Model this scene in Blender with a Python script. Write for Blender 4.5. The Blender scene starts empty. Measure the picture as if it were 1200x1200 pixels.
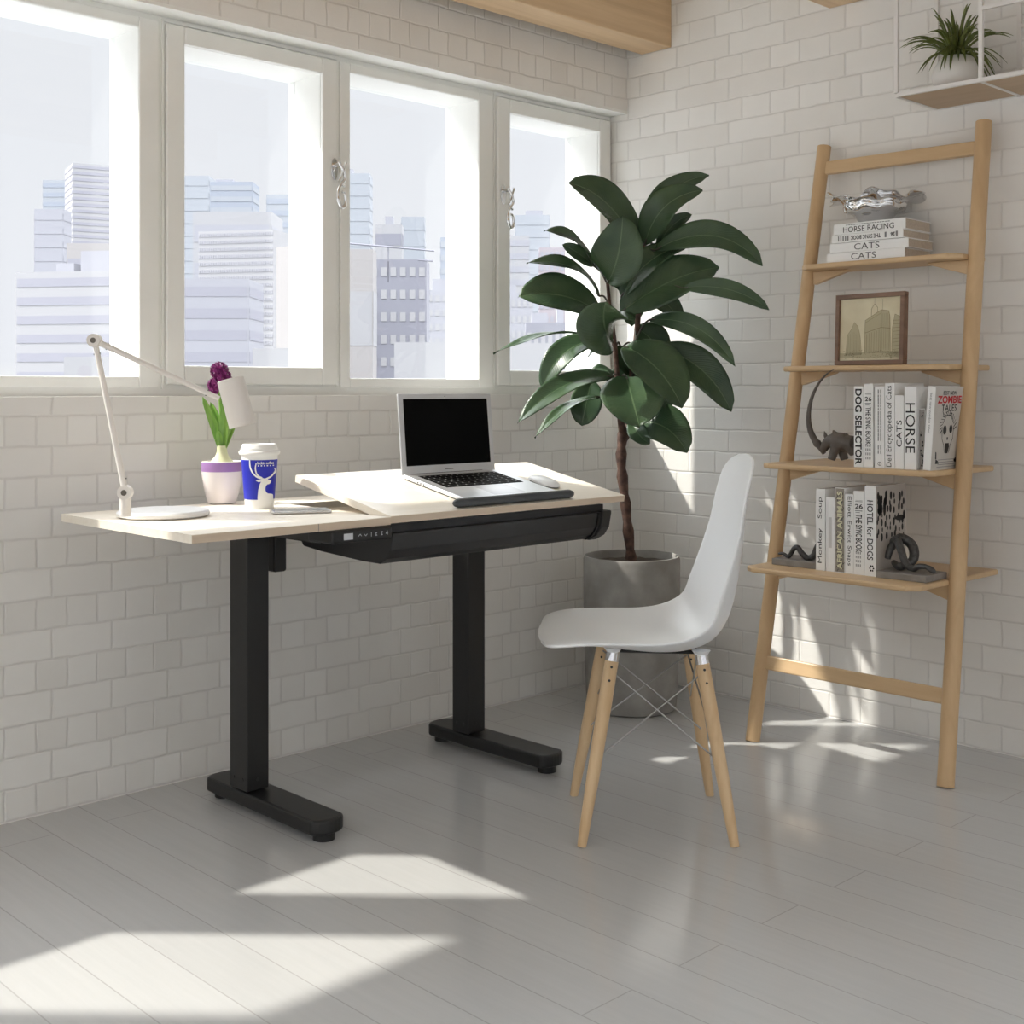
import bpy, bmesh, math, random
from mathutils import Vector, Matrix, noise
random.seed(7)
scn = bpy.context.scene
COL = scn.collection
V = Vector

# ------------------------------------------------------------------ camera frame
FPX, EYE, HY = 1479.0, 1.05, 455.0
FW = V((math.cos(math.radians(45.86)), math.sin(math.radians(45.86)), 0))
RT = V((FW.y, -FW.x, 0))
CAM = V((-3.535, -3.035, EYE))
def ray(px, py): return FW + RT*((px-600)/FPX) + V((0, 0, -(py-HY)/FPX))
def at(px, py, d): return CAM + ray(px, py)*d
def on(px, py, ax, v):
    r = ray(px, py); i = 'xyz'.index(ax)
    return CAM + r*((v-CAM[i])/r[i])

# ------------------------------------------------------------------ materials
MATS = {}
def principled(name, col, rough=.5, metal=0, spec=.5, coat=0, **kw):
    if name in MATS: return MATS[name]
    m = bpy.data.materials.new(name); m.use_nodes = True
    b = m.node_tree.nodes['Principled BSDF']
    b.inputs['Base Color'].default_value = (*col, 1)
    b.inputs['Roughness'].default_value = rough
    b.inputs['Metallic'].default_value = metal
    b.inputs['Specular IOR Level'].default_value = spec
    b.inputs['Coat Weight'].default_value = coat
    for k, v in kw.items(): b.inputs[k].default_value = v
    MATS[name] = m
    return m
def nodes(m):
    nt = m.node_tree
    def N(t, **kw):
        n = nt.nodes.new(t)
        for k, v in kw.items():
            if k.startswith('_'): n.inputs[k[1:].replace('_', ' ')].default_value = v
            else: setattr(n, k, v)
        return n
    return nt, N, nt.nodes['Principled BSDF'], nt.links.new
def ramp(N, a, b, ca, cb):
    r = N('ShaderNodeValToRGB')
    r.color_ramp.elements[0].position = a; r.color_ramp.elements[0].color = (*ca, 1)
    r.color_ramp.elements[1].position = b; r.color_ramp.elements[1].color = (*cb, 1)
    return r

def speckled(name, col, col2, rough, scale=60, bump=.1, dist=.002, **kw):
    m = principled(name, col, rough, **kw); nt, N, B, L = nodes(m)
    tc = N('ShaderNodeTexCoord'); n = N('ShaderNodeTexNoise', _Scale=scale, _Detail=5)
    L(tc.outputs['Object'], n.inputs['Vector'])
    r = ramp(N, .35, .7, col, col2); L(n.outputs['Fac'], r.inputs[0]); L(r.outputs[0], B.inputs['Base Color'])
    bp = N('ShaderNodeBump', _Strength=bump, _Distance=dist); L(n.outputs['Fac'], bp.inputs['Height']); L(bp.outputs[0], B.inputs['Normal'])
    return m

def brick_mat(name, axis, bw=.158, ph=0):
    m = principled(name, (.8, .8, .8), .55); nt, N, B, L = nodes(m)
    tc = N('ShaderNodeTexCoord'); sp = N('ShaderNodeSeparateXYZ'); cb = N('ShaderNodeCombineXYZ')
    wob = N('ShaderNodeTexNoise', _Scale=16, _Detail=2)
    L(tc.outputs['Object'], wob.inputs['Vector'])
    ws = N('ShaderNodeVectorMath', operation='SUBTRACT'); ws.inputs[1].default_value = (.5, .5, .5); L(wob.outputs['Color'], ws.inputs[0])
    wm = N('ShaderNodeVectorMath', operation='SCALE'); wm.inputs['Scale'].default_value = .007; L(ws.outputs[0], wm.inputs[0])
    ad = N('ShaderNodeVectorMath', operation='ADD'); L(tc.outputs['Object'], ad.inputs[0]); L(wm.outputs[0], ad.inputs[1])
    L(ad.outputs[0], sp.inputs[0])
    ma = N('ShaderNodeMath', operation='ADD'); ma.inputs[1].default_value = 20.03+ph; L(sp.outputs[axis], ma.inputs[0])
    L(ma.outputs[0], cb.inputs['X'])
    mz = N('ShaderNodeMath', operation='ADD'); mz.inputs[1].default_value = .0753*20-.0035; L(sp.outputs['Z'], mz.inputs[0]); L(mz.outputs[0], cb.inputs['Y'])
    bt = N('ShaderNodeTexBrick', offset=.5, offset_frequency=2, squash=.5, squash_frequency=2)
    for k, v in {'Scale': 1, 'Mortar Size': .0050, 'Mortar Smooth': 1.0, 'Bias': 0, 'Brick Width': bw, 'Row Height': .0753}.items(): bt.inputs[k].default_value = v
    bt.inputs['Color1'].default_value = (.80, .785, .755, 1); bt.inputs['Color2'].default_value = (.86, .85, .825, 1)
    bt.inputs['Mortar'].default_value = (.73, .715, .69, 1)
    L(cb.outputs[0], bt.inputs['Vector'])
    n = N('ShaderNodeTexNoise', _Scale=5, _Detail=4); L(tc.outputs['Object'], n.inputs['Vector'])
    mx = N('ShaderNodeMix', data_type='RGBA', blend_type='MULTIPLY'); mx.inputs[0].default_value = .5
    r = ramp(N, .3, .75, (.9, .89, .88), (1, 1, 1)); L(n.outputs['Fac'], r.inputs[0])
    L(bt.outputs['Color'], mx.inputs[6]); L(r.outputs[0], mx.inputs[7]); L(mx.outputs[2], B.inputs['Base Color'])
    n2 = N('ShaderNodeTexNoise', _Scale=90, _Detail=4); L(tc.outputs['Object'], n2.inputs['Vector'])
    inv = N('ShaderNodeMath', operation='MULTIPLY_ADD'); inv.inputs[1].default_value = -1; inv.inputs[2].default_value = 1; L(bt.outputs['Fac'], inv.inputs[0])
    s2 = N('ShaderNodeMath', operation='MULTIPLY_ADD'); s2.inputs[1].default_value = .18; L(n2.outputs['Fac'], s2.inputs[0]); L(inv.outputs[0], s2.inputs[2])
    bp = N('ShaderNodeBump', _Strength=.45, _Distance=.003); L(s2.outputs[0], bp.inputs['Height']); L(bp.outputs[0], B.inputs['Normal'])
    return m

def floor_mat():
    m = principled('painted_plank_floor', (.6, .6, .6), .2, spec=.5); nt, N, B, L = nodes(m)
    tc = N('ShaderNodeTexCoord'); sp = N('ShaderNodeSeparateXYZ'); cb = N('ShaderNodeCombineXYZ')
    L(tc.outputs['Object'], sp.inputs[0])
    a = N('ShaderNodeMath', operation='ADD'); a.inputs[1].default_value = 20.0; L(sp.outputs['Y'], a.inputs[0]); L(a.outputs[0], cb.inputs['X'])
    b = N('ShaderNodeMath', operation='ADD'); b.inputs[1].default_value = 13.03; L(sp.outputs['X'], b.inputs[0]); L(b.outputs[0], cb.inputs['Y'])
    bt = N('ShaderNodeTexBrick', offset=.37, offset_frequency=2, squash=1, squash_frequency=2)
    for k, v in {'Scale': 1, 'Mortar Size': .0016, 'Mortar Smooth': .3, 'Bias': 0, 'Brick Width': 2.3, 'Row Height': .13}.items(): bt.inputs[k].default_value = v
    bt.inputs['Color1'].default_value = (.50, .50, .497, 1); bt.inputs['Color2'].default_value = (.52, .52, .517, 1); bt.inputs['Mortar'].default_value = (.40, .395, .385, 1)
    L(cb.outputs[0], bt.inputs['Vector'])
    mp = N('ShaderNodeMapping'); mp.inputs['Scale'].default_value = (60, 3, 1); L(tc.outputs['Object'], mp.inputs[0])
    n = N('ShaderNodeTexNoise', _Scale=1, _Detail=6, _Roughness=.65); L(mp.outputs[0], n.inputs['Vector'])
    r = ramp(N, .25, .8, (.93, .93, .93), (1, 1, 1)); L(n.outputs['Fac'], r.inputs[0])
    mx = N('ShaderNodeMix', data_type='RGBA', blend_type='MULTIPLY'); mx.inputs[0].default_value = 1
    L(bt.outputs['Color'], mx.inputs[6]); L(r.outputs[0], mx.inputs[7]); L(mx.outputs[2], B.inputs['Base Color'])
    n2 = N('ShaderNodeTexNoise', _Scale=3.5, _Detail=3); L(tc.outputs['Object'], n2.inputs['Vector'])
    rr = N('ShaderNodeMapRange'); rr.inputs[3].default_value = .07; rr.inputs[4].default_value = .22; L(n2.outputs['Fac'], rr.inputs[0]); L(rr.outputs[0], B.inputs['Roughness'])
    h = N('ShaderNodeMath', operation='MULTIPLY_ADD'); h.inputs[1].default_value = -1.6; L(bt.outputs['Fac'], h.inputs[0]); L(n.outputs['Fac'], h.inputs[2])
    bp = N('ShaderNodeBump', _Strength=.10, _Distance=.0015); L(h.outputs[0], bp.inputs['Height']); L(bp.outputs[0], B.inputs['Normal'])
    return m

def wood_mat(name, c1, c2, stretch=(2, 2, 30), rough=.45, axis_scale=1):
    m = principled(name, c1, rough); nt, N, B, L = nodes(m)
    tc = N('ShaderNodeTexCoord'); mp = N('ShaderNodeMapping'); mp.inputs['Scale'].default_value = stretch; L(tc.outputs['Object'], mp.inputs[0])
    n = N('ShaderNodeTexNoise', _Scale=axis_scale, _Detail=7, _Roughness=.6, _Distortion=.6); L(mp.outputs[0], n.inputs['Vector'])
    r = ramp(N, .3, .72, c1, c2); L(n.outputs['Fac'], r.inputs[0]); L(r.outputs[0], B.inputs['Base Color'])
    bp = N('ShaderNodeBump', _Strength=.08, _Distance=.001); L(n.outputs['Fac'], bp.inputs['Height']); L(bp.outputs[0], B.inputs['Normal'])
    return m

def leaf_mat():
    m = principled('rubber_leaf', (.05, .11, .04), .27, spec=.45); nt, N, B, L = nodes(m)
    uv = N('ShaderNodeUVMap'); uv.uv_map = 'UVMap'; sp = N('ShaderNodeSeparateXYZ'); L(uv.outputs[0], sp.inputs[0])
    # midrib
    s = N('ShaderNodeMath', operation='SUBTRACT'); s.inputs[1].default_value = .5; L(sp.outputs['X'], s.inputs[0])
    ab = N('ShaderNodeMath', operation='ABSOLUTE'); L(s.outputs[0], ab.inputs[0])
    n = N('ShaderNodeTexNoise', _Scale=9, _Detail=3); tc = N('ShaderNodeTexCoord'); L(tc.outputs['Object'], n.inputs['Vector'])
    base = ramp(N, .3, .7, (.032, .066, .034), (.060, .105, .048)); L(n.outputs['Fac'], base.inputs[0])
    rb = ramp(N, .006, .02, (1, 1, 1), (0, 0, 0)); L(ab.outputs[0], rb.inputs[0])
    mx = N('ShaderNodeMix', data_type='RGBA'); L(rb.outputs[0], mx.inputs[0]); L(base.outputs[0], mx.inputs[6]); mx.inputs[7].default_value = (.10, .16, .08, 1)
    L(mx.outputs[2], B.inputs['Base Color'])
    # side veins
    w = N('ShaderNodeMath', operation='MULTIPLY_ADD'); w.inputs[1].default_value = -.5; L(ab.outputs[0], w.inputs[0]); L(sp.outputs['Y'], w.inputs[2])
    k = N('ShaderNodeMath', operation='MULTIPLY'); k.inputs[1].default_value = 190; L(w.outputs[0], k.inputs[0])
    sn = N('ShaderNodeMath', operation='SINE'); L(k.outputs[0], sn.inputs[0])
    bp = N('ShaderNodeBump', _Strength=.22, _Distance=.001); L(sn.outputs[0], bp.inputs['Height']); L(bp.outputs[0], B.inputs['Normal'])
    return m

M_BX = brick_mat('white_brick_x', 'X'); M_BY = brick_mat('white_brick_y', 'Y', .225)
M_FLOOR = floor_mat()
M_CEIL = principled('ceiling_paint', (.85, .84, .80), .7)
M_WIN = speckled('window_paint', (.83, .83, .80), (.86, .86, .83), .4, 8, .02)
M_BEAM = wood_mat('pine_beam', (.56, .38, .22), (.72, .53, .33), (1.2, 25, 25), .5)
M_OAK = wood_mat('ladder_wood', (.52, .34, .18), (.67, .47, .27), (18, 18, 2.5), .45)
M_OAKY = wood_mat('shelf_wood', (.56, .38, .21), (.68, .49, .29), (18, 2.5, 18), .42)
M_LEGW = wood_mat('chair_leg_wood', (.62, .42, .23), (.74, .55, .34), (30, 30, 3), .45)
M_DESK = wood_mat('birch_desktop', (.80, .73, .62), (.87, .81, .71), (2, 30, 30), .42)
M_EDGE = wood_mat('desk_edge_band', (.60, .48, .36), (.70, .58, .45), (3, 30, 30), .5)
M_BLK = speckled('black_metal', (.008, .008, .0085), (.012, .012, .012), .38, 400, .05, .0004)
M_BLKP = principled('black_plastic', (.008, .008, .009), .45)
M_DRW = principled('drawer_grey_black', (.018, .018, .019), .4)
M_WPL = principled('white_shell_plastic', (.88, .90, .92), .32)
M_CHR = principled('chrome', (.75, .75, .76), .08, 1)
M_STEEL = principled('wire_steel', (.35, .34, .33), .3, 1)
M_DARK = principled('dark_screw', (.03, .03, .03), .5)
M_ALU = principled('laptop_aluminium', (.66, .67, .69), .35, .6)
M_SCR = principled('screen_black', (.0015, .0015, .0015), .15, spec=.06)
M_KEY = principled('key_black', (.005, .005, .005), .6, spec=.12)
M_LAMP = principled('lamp_cream', (.80, .76, .72), .45)
M_LAMPB = principled('lamp_base_white', (.84, .84, .84), .4)
M_POT = speckled('concrete_pot', (.24, .23, .215), (.33, .32, .30), .8, 14, .15)
M_SOIL = speckled('soil', (.03, .022, .015), (.07, .05, .035), .95, 90, .9, .01)
M_BARK = speckled('bark', (.045, .022, .016), (.13, .07, .05), .8, 50, .6, .004)
M_LEAF = leaf_mat()
M_STEM = principled('petiole', (.04, .035, .02), .5)
M_PAPER = principled('book_cover_white', (.88, .88, .87), .5)
M_PAGES = speckled('book_pages', (.52, .44, .36), (.62, .54, .45), .8, 200, .2)
M_INK = principled('ink_black', (.015, .015, .015), .6)
M_GREY = principled('ink_grey', (.22, .22, .22), .6)
M_RED = principled('ink_red', (.55, .03, .04), .6)
M_RHINO = speckled('cast_iron_brown', (.085, .07, .06), (.12, .10, .085), .5, 40, .15)
M_SNAKE = speckled('cast_iron_grey', (.035, .034, .034), (.075, .072, .07), .42, 120, .3)
M_BASE = speckled('bookend_slab', (.22, .20, .185), (.27, .25, .23), .6, 40, .1)
M_WALNUT = wood_mat('walnut_frame', (.14, .075, .045), (.24, .14, .09), (25, 3, 25), .45)
M_SEPIA = speckled('sepia_paper', (.62, .55, .38), (.72, .66, .48), .6, 12, .02)
M_SEPI2 = principled('sepia_ink', (.24, .20, .11), .7)
M_SEPI3 = principled('sepia_wash', (.46, .41, .27), .7)
M_CUPB = principled('cup_blue', (.012, .02, .42), .45)
M_CUPW = principled('cup_white', (.85, .85, .83), .5)
M_HPOT = principled('hyacinth_pot', (.84, .78, .76), .25)
M_PURP = principled('purple_band', (.36, .20, .46), .4)
M_BULB = speckled('bulb_pale', (.62, .66, .36), (.78, .78, .55), .5, 30, .1)
M_HLEAF = wood_mat('hyacinth_leaf', (.13, .30, .04), (.30, .50, .11), (60, 60, 4), .4)
M_HFLOW = speckled('hyacinth_flower', (.16, .008, .11), (.36, .04, .25), .5, 90, .2)
M_GRASS = wood_mat('air_plant_leaf', (.06, .085, .012), (.17, .20, .045), (40, 40, 10), .5)
M_WPOT = principled('white_ceramic', (.80, .79, .77), .35)
M_WMET = principled('white_metal_bar', (.80, .78, .76), .4)
M_UNDER = wood_mat('shelf_board_wood', (.42, .30, .19), (.52, .38, .25), (20, 3, 20), .5)
M_PHONE = principled('phone_glass', (.45, .50, .55), .1, .5)
M_PAD = principled('grey_pad', (.055, .062, .068), .5)
M_DISP = principled('display_white', (.6, .62, .66), .4)
def glass():
    m = bpy.data.materials.new('window_glass'); m.use_nodes = True; nt = m.node_tree; nt.nodes.clear()
    o = nt.nodes.new('ShaderNodeOutputMaterial'); t = nt.nodes.new('ShaderNodeBsdfTransparent'); g = nt.nodes.new('ShaderNodeBsdfGlossy')
    g.inputs['Roughness'].default_value = .02; mx = nt.nodes.new('ShaderNodeMixShader'); mx.inputs[0].default_value = .03
    t.inputs[0].default_value = (.98, .99, .99, 1)
    nt.links.new(t.outputs[0], mx.inputs[1]); nt.links.new(g.outputs[0], mx.inputs[2]); nt.links.new(mx.outputs[0], o.inputs[0])
    return m
M_GLASS = glass()

# ------------------------------------------------------------------ mesh builder
def frame_of(t):
    t = t.normalized(); u = V((0, 0, 1)) if abs(t.z) < .95 else V((0, 1, 0))
    a = t.cross(u).normalized(); return a, a.cross(t).normalized()
class MB:
    def __init__(s): s.v = []; s.f = []; s.sm = []; s.uv = None
    def add(s, vs, fs, smooth=False, M=None):
        o = len(s.v)
        s.v += [(M @ V(p)) if M is not None else V(p) for p in vs]
        s.f += [tuple(i+o for i in f) for f in fs]; s.sm += [smooth]*len(fs); return s
    def box(s, x0, x1, y0, y1, z0, z1, M=None):
        x0, x1 = sorted((x0, x1)); y0, y1 = sorted((y0, y1)); z0, z1 = sorted((z0, z1))
        vs = [(x, y, z) for z in (z0, z1) for y in (y0, y1) for x in (x0, x1)]
        return s.add(vs, [(0, 2, 3, 1), (4, 5, 7, 6), (0, 1, 5, 4), (2, 6, 7, 3), (0, 4, 6, 2), (1, 3, 7, 5)], M=M)
    def prism(s, poly, a, b, M=None):
        n = len(poly)
        area = sum(poly[i][0]*poly[(i+1) % n][1]-poly[(i+1) % n][0]*poly[i][1] for i in range(n))
        if area < 0: poly = poly[::-1]
        vs = [(x, y, a) for x, y in poly]+[(x, y, b) for x, y in poly]
        fs = [tuple(range(n))[::-1], tuple(range(n, 2*n))]+[(i, (i+1) % n, n+(i+1) % n, n+i) for i in range(n)]
        return s.add(vs, fs, M=M)
    def tube(s, pts, rad, n=12, smooth=True, M=None, flat=1.0):
        pts = [V(p) for p in pts]; k = len(pts)
        if not isinstance(rad, (list, tuple)): rad = [rad]*k
        vs = []; a = None
        for i, p in enumerate(pts):
            t = (pts[min(i+1, k-1)]-pts[max(i-1, 0)]).normalized()
            if a is None: a, b = frame_of(t)
            else:
                a = (a-t*a.dot(t)).normalized(); b = a.cross(t).normalized()
            for j in range(n):
                q = 2*math.pi*j/n; vs.append(p+a*(rad[i]*math.cos(q))+b*(rad[i]*math.sin(q)*flat))
        fs = [(i*n+j, i*n+(j+1) % n, (i+1)*n+(j+1) % n, (i+1)*n+j) for i in range(k-1) for j in range(n)]
        o = len(s.v); s.add(vs, fs, smooth, M)
        s.add(vs[:n], [tuple(range(n))[::-1]], False, M); s.add(vs[-n:], [tuple(range(n))], False, M)
        return s
    def cyl(s, p0, p1, r0, r1=None, n=24, M=None): return s.tube([p0, p1], [r0, r0 if r1 is None else r1], n, True, M)
    def lathe(s, c, prof, n=48, M=None, mod=None):
        c = V(c); vs = []
        for r, z in prof:
            for j in range(n):
                q = 2*math.pi*j/n; rr, zz = (r, z) if mod is None else mod(r, z, q)
                vs.append(c+V((rr*math.cos(q), rr*math.sin(q), zz)))
        fs = [(i*n+j, i*n+(j+1) % n, (i+1)*n+(j+1) % n, (i+1)*n+j) for i in range(len(prof)-1) for j in range(n)]
        return s.add(vs, fs, True, M)
    def grid(s, fn, nu, nv, smooth=True, uv=False, M=None):
        vs = [fn(i/nu, j/nv) for j in range(nv+1) for i in range(nu+1)]
        fs = [(j*(nu+1)+i, j*(nu+1)+i+1, (j+1)*(nu+1)+i+1, (j+1)*(nu+1)+i) for j in range(nv) for i in range(nu)]
        if uv:
            if s.uv is None: s.uv = []
            s.uv += [(i/nu, j/nv) for j in range(nv+1) for i in range(nu+1)]
        return s.add(vs, fs, smooth, M)
    def build(s, name, mat, parent=None, origin=None, bevel=0, seg=2, solid=0, sub=0, weld=False, angle=40):
        if parent is not None: org = WO[parent]
        elif origin is not None: org = V(origin)
        else: org = V((0, 0, 0))
        me = bpy.data.meshes.new(name)
        me.from_pydata([tuple(p-org) for p in s.v], [], s.f); me.update()
        if s.uv is not None and len(s.uv) == len(s.v):
            ul = me.uv_layers.new(name='UVMap')
            for lp in me.loops: ul.data[lp.index].uv = s.uv[lp.vertex_index]
        bm = bmesh.new(); bm.from_mesh(me)
        if weld: bmesh.ops.remove_doubles(bm, verts=bm.verts, dist=1e-5)
        if not s.uv: bmesh.ops.recalc_face_normals(bm, faces=bm.faces)
        bm.to_mesh(me); bm.free()
        if not weld and len(me.polygons) == len(s.sm):
            for p, f in zip(me.polygons, s.sm): p.use_smooth = f
        elif weld:
            for p in me.polygons: p.use_smooth = True
        if any(s.sm):
            try: me.set_sharp_from_angle(angle=math.radians(angle))
            except Exception: pass
        me.materials.append(mat)
        o = bpy.data.objects.new(name, me); COL.objects.link(o)
        if parent is not None: o.parent = parent
        else: o.location = org
        WO[o] = org
        if solid:
            m = o.modifiers.new('solid', 'SOLIDIFY'); m.thickness = solid; m.offset = 0
        if bevel:
            m = o.modifiers.new('bevel', 'BEVEL'); m.width = bevel; m.segments = seg; m.limit_method = 'ANGLE'; m.angle_limit = math.radians(35); m.harden_normals = False
        if sub:
            m = o.modifiers.new('sub', 'SUBSURF'); m.levels = m.render_levels = sub
        return o
WO = {}
def tag(o, label=None, cat=None, group=None, kind=None):
    if label: o['label'] = label
    if cat: o['category'] = cat
    if group: o['group'] = group
    if kind: o['kind'] = kind
    return o
def thing(name, label, cat, loc, group=None):
    o = bpy.data.objects.new(name, None); COL.objects.link(o); o.location = loc; WO[o] = V(loc)
    o.empty_display_size = .05
    return tag(o, label, cat, group)
def struct(o): o['kind'] = 'structure'; return o
def catmull(pts, n=6):
    pts = [V(p) for p in pts]; out = []
    for i in range(len(pts)-1):
        p0 = pts[max(i-1, 0)]; p1 = pts[i]; p2 = pts[i+1]; p3 = pts[min(i+2, len(pts)-1)]
        for k in range(n):
            t = k/n
            out.append(.5*((2*p1)+(-p0+p2)*t+(2*p0-5*p1+4*p2-p3)*t*t+(-p0+3*p1-3*p2+p3)*t**3))
    out.append(pts[-1]); return out
def lerpl(xs, t):
    k = t*(len(xs)-1); i = min(int(k), len(xs)-2); f = k-i
    return xs[i]*(1-f)+xs[i+1]*f
# text: mesh letters as a flat child part, fitted to w x h around c
def letters(parent, s, c, X, Y, w, h, mat, name='title_lettering', bold=0, lift=.0006, wrap=None):
    cu = bpy.data.curves.new('tmp_text', 'FONT'); cu.body = s; cu.align_x = 'CENTER'; cu.align_y = 'CENTER'; cu.size = 1; cu.resolution_u = 3
    cu.offset = bold; cu.space_line = .9
    ob = bpy.data.objects.new('tmp_text', cu); COL.objects.link(ob)
    me = bpy.data.meshes.new_from_object(ob.evaluated_get(bpy.context.evaluated_depsgraph_get()))
    COL.objects.unlink(ob); bpy.data.objects.remove(ob); bpy.data.curves.remove(cu)
    xs = [v.co.x for v in me.vertices]; ys = [v.co.y for v in me.vertices]
    cx, cy = (min(xs)+max(xs))/2, (min(ys)+max(ys))/2; sx = w/(max(xs)-min(xs)); sy = h/(max(ys)-min(ys))
    X = V(X).normalized(); Y = V(Y).normalized(); Nn = X.cross(Y); org = WO[parent]
    for v in me.vertices:
        a, b = (v.co.x-cx)*sx, (v.co.y-cy)*sy
        v.co = (wrap(a, b) if wrap else V(c)+X*a+Y*b+Nn*lift)-org
    me.name = name; me.materials.clear(); me.materials.append(mat)
    o = bpy.data.objects.new(name, me); COL.objects.link(o); o.parent = parent; WO[o] = org
    return o
def strokes(mb, c, X, Y, lines, lift=.0006):
    X = V(X).normalized(); Y = V(Y).normalized(); Nn = X.cross(Y); c = V(c)
    for pts, wd in lines:
        for (a, b) in zip(pts[:-1], pts[1:]):
            a = V((*a, 0)); b = V((*b, 0)); d = (b-a)
            if d.length < 1e-6: continue
            d.normalize(); n = V((-d.y, d.x, 0))*wd/2; a2 = a-d*wd*.3; b2 = b+d*wd*.3
            q = [a2+n, a2-n, b2-n, b2+n]
            mb.add([c+X*p.x+Y*p.y+Nn*lift for p in q], [(0, 1, 2, 3)])
def blobs(mb, c, X, Y, polys, lift=.0006):
    X = V(X).normalized(); Y = V(Y).normalized(); Nn = X.cross(Y); c = V(c)
    for p in polys: mb.add([c+X*a+Y*b+Nn*lift for a, b in p], [tuple(range(len(p)))])

# ================================================================== ROOM
XL, YN, ZC = -5.6, -5.2, 2.5
RY, RO = .083, .245                      # window recess plane, outer face
struct(MB().box(XL-.2, .25, YN-.2, RO, -.12, 0).build('floor', M_FLOOR))
struct(MB().box(XL-.2, .25, YN-.2, RO, ZC, ZC+.12).build('ceiling', M_CEIL))
w = MB().box(XL-.2, 0, 0, RO, 0, 1.029); w.box(XL-.2, 0, 0, RO, 2.068, ZC); w.box(XL-.2, 0, RY+.02, RO, 2.058, 2.068)
struct(w.build('wall_window_side', M_BX))
struct(MB().box(0, .25, YN-.2, RO, 0, ZC).build('wall_right', M_BY))
# unseen sides: the rest of the loft, with its own tall openings to the daylight
w = MB().box(XL-.2, XL, YN, 0, 0, 1.0); w.box(XL-.2, XL, YN, 0, 2.4, ZC)
for y in (-5.2, -3.4, -1.6, -.15): w.box(XL-.2, XL, y, y+.15, 1.0, 2.4)
struct(w.build('wall_left', M_BY))
w = MB().box(XL-.2, 0, YN-.2, YN, 0, 1.0); w.box(XL-.2, 0, YN-.2, YN, 2.4, ZC)
for x in (-5.8, -3.9, -2.0, -.2): w.box(x, x+.2, YN-.2, YN, 1.0, 2.4)
struct(w.build('wall_back', M_BX))

struct(MB().box(XL, 0, .0005, RY+.02, 2.058, 2.068).build('trim_5', M_WIN))
# window band: fixed bays and sash bays alternate
bays = [(-.600, -.0015, -.530, -.071, 1), (-1.247, -.600, -1.204, -.669, 0), (-1.837, -1.247, -1.770, -1.312, 1), (-2.550, -1.837, -2.500, -1.902, 0),
        (-3.150, -2.550, -3.085, -2.610, 1), (-3.840, -3.150, -3.790, -3.200, 0), (-4.311, -3.840, -4.244, -3.900, 1), (-4.958, -4.311, -4.915, -4.380, 0), (-5.6, -4.958, -5.5, -5.02, 1)]
def ring(mb, X0, X1, Z0, Z1, x0, x1, z0, z1, ya, yb):
    mb.box(X0, x0, ya, yb, Z0, Z1); mb.box(x1, X1, ya, yb, Z0, Z1); mb.box(x0, x1, ya, yb, Z0, z0); mb.box(x0, x1, ya, yb, z1, Z1)
for i, (X0, X1, x0, x1, sash) in enumerate(bays):
    z0, z1 = (1.112, 1.992) if sash else (1.081, 2.015)
    e = thing('window_%d' % (i+1), None, None, ((X0+X1)/2, RY, 1.03)); struct(e)
    m = MB(); ring(m, X0, X1, 1.029, 2.058, x0, x1, z0, z1, RY, RO); m.build('frame', M_WIN, e)
    m = MB()
    if sash:
        ring(m, X0+.012, X1-.010, 1.060, 2.040, x0, x1, z0, z1, RY-.014, RY)
        m.build('sash_frame', M_WIN, e, bevel=.004)
        m = MB(); ring(m, X0+.002, X1-.002, 1.048, 2.052, X0+.008, X1-.007, 1.055, 2.045, RY-.005, RY); m.build('glazing_bead', M_WIN, e)
    else:
        ring(m, X0+.006, X1-.006, 1.052, 2.044, x0, x1, z0, z1, RY-.006, RY); m.build('sash_frame', M_WIN, e, bevel=.003)
    MB().box(x0, x1, RO-.03, RO-.026, z0, z1).build('glass_pane', M_GLASS, e)
    if sash and i in (0, 2, 4):
        hx = -.566 if i == 0 else (X1-.024)
        hz = 1.722
        yy = RY-.014
        m = MB(); m.tube([(hx, yy-.003, hz+.018), (hx, yy-.003, hz-.045)], .011, 16)
        hd = MB(); hd.prism([(math.cos(q)*.012, math.sin(q)*.034) for q in [k*math.pi/10 for k in range(20)]], 0, .005, M=Matrix.Translation((hx, yy, hz-.012)) @ Matrix.Rotation(math.pi/2, 4, 'X'))
        h = hd.build('window_latch', M_CHR, e, bevel=.001); h['label'] = 'ornate polished metal latch'
        m = MB(); m.tube([(hx, yy, hz), (hx, yy-.03, hz)], .007, 12)
        m.tube(catmull([(hx-.004, yy-.028, hz+.006), (hx+.012, yy-.033, hz-.02), (hx+.016, yy-.033, hz-.045), (hx+.004, yy-.033, hz-.058), (hx+.014, yy-.033, hz-.066)], 5), .0045, 10)
        m.tube(catmull([(hx+.012, yy-.033, hz-.05), (hx-.006, yy-.033, hz-.075), (hx-.008, yy-.033, hz-.105), (hx+.004, yy-.033, hz-.128), (hx+.018, yy-.033, hz-.118), (hx+.016, yy-.033, hz-.09), (hx+.006, yy-.033, hz-.082)], 6), [.0045]*12+[.006]*12+[.0045]*13, 10)
        m.tube(catmull([(hx-.006, yy-.033, hz-.05), (hx+.002, yy-.033, hz-.038), (hx+.018, yy-.033, hz-.002), (hx+.02, yy-.033, hz+.008)], 5), .0035, 8)
        m.build('latch_handle', M_CHR, h)

# ceiling beams (run parallel to the window wall)
for k, y1 in enumerate((-.070, -.848, -1.626, -2.404)):
    b = MB().box(XL, 0, y1-.138, y1, 2.262, ZC)
    o = b.build('trim_%d' % (k+1), M_BEAM, bevel=.004); struct(o)

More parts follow.
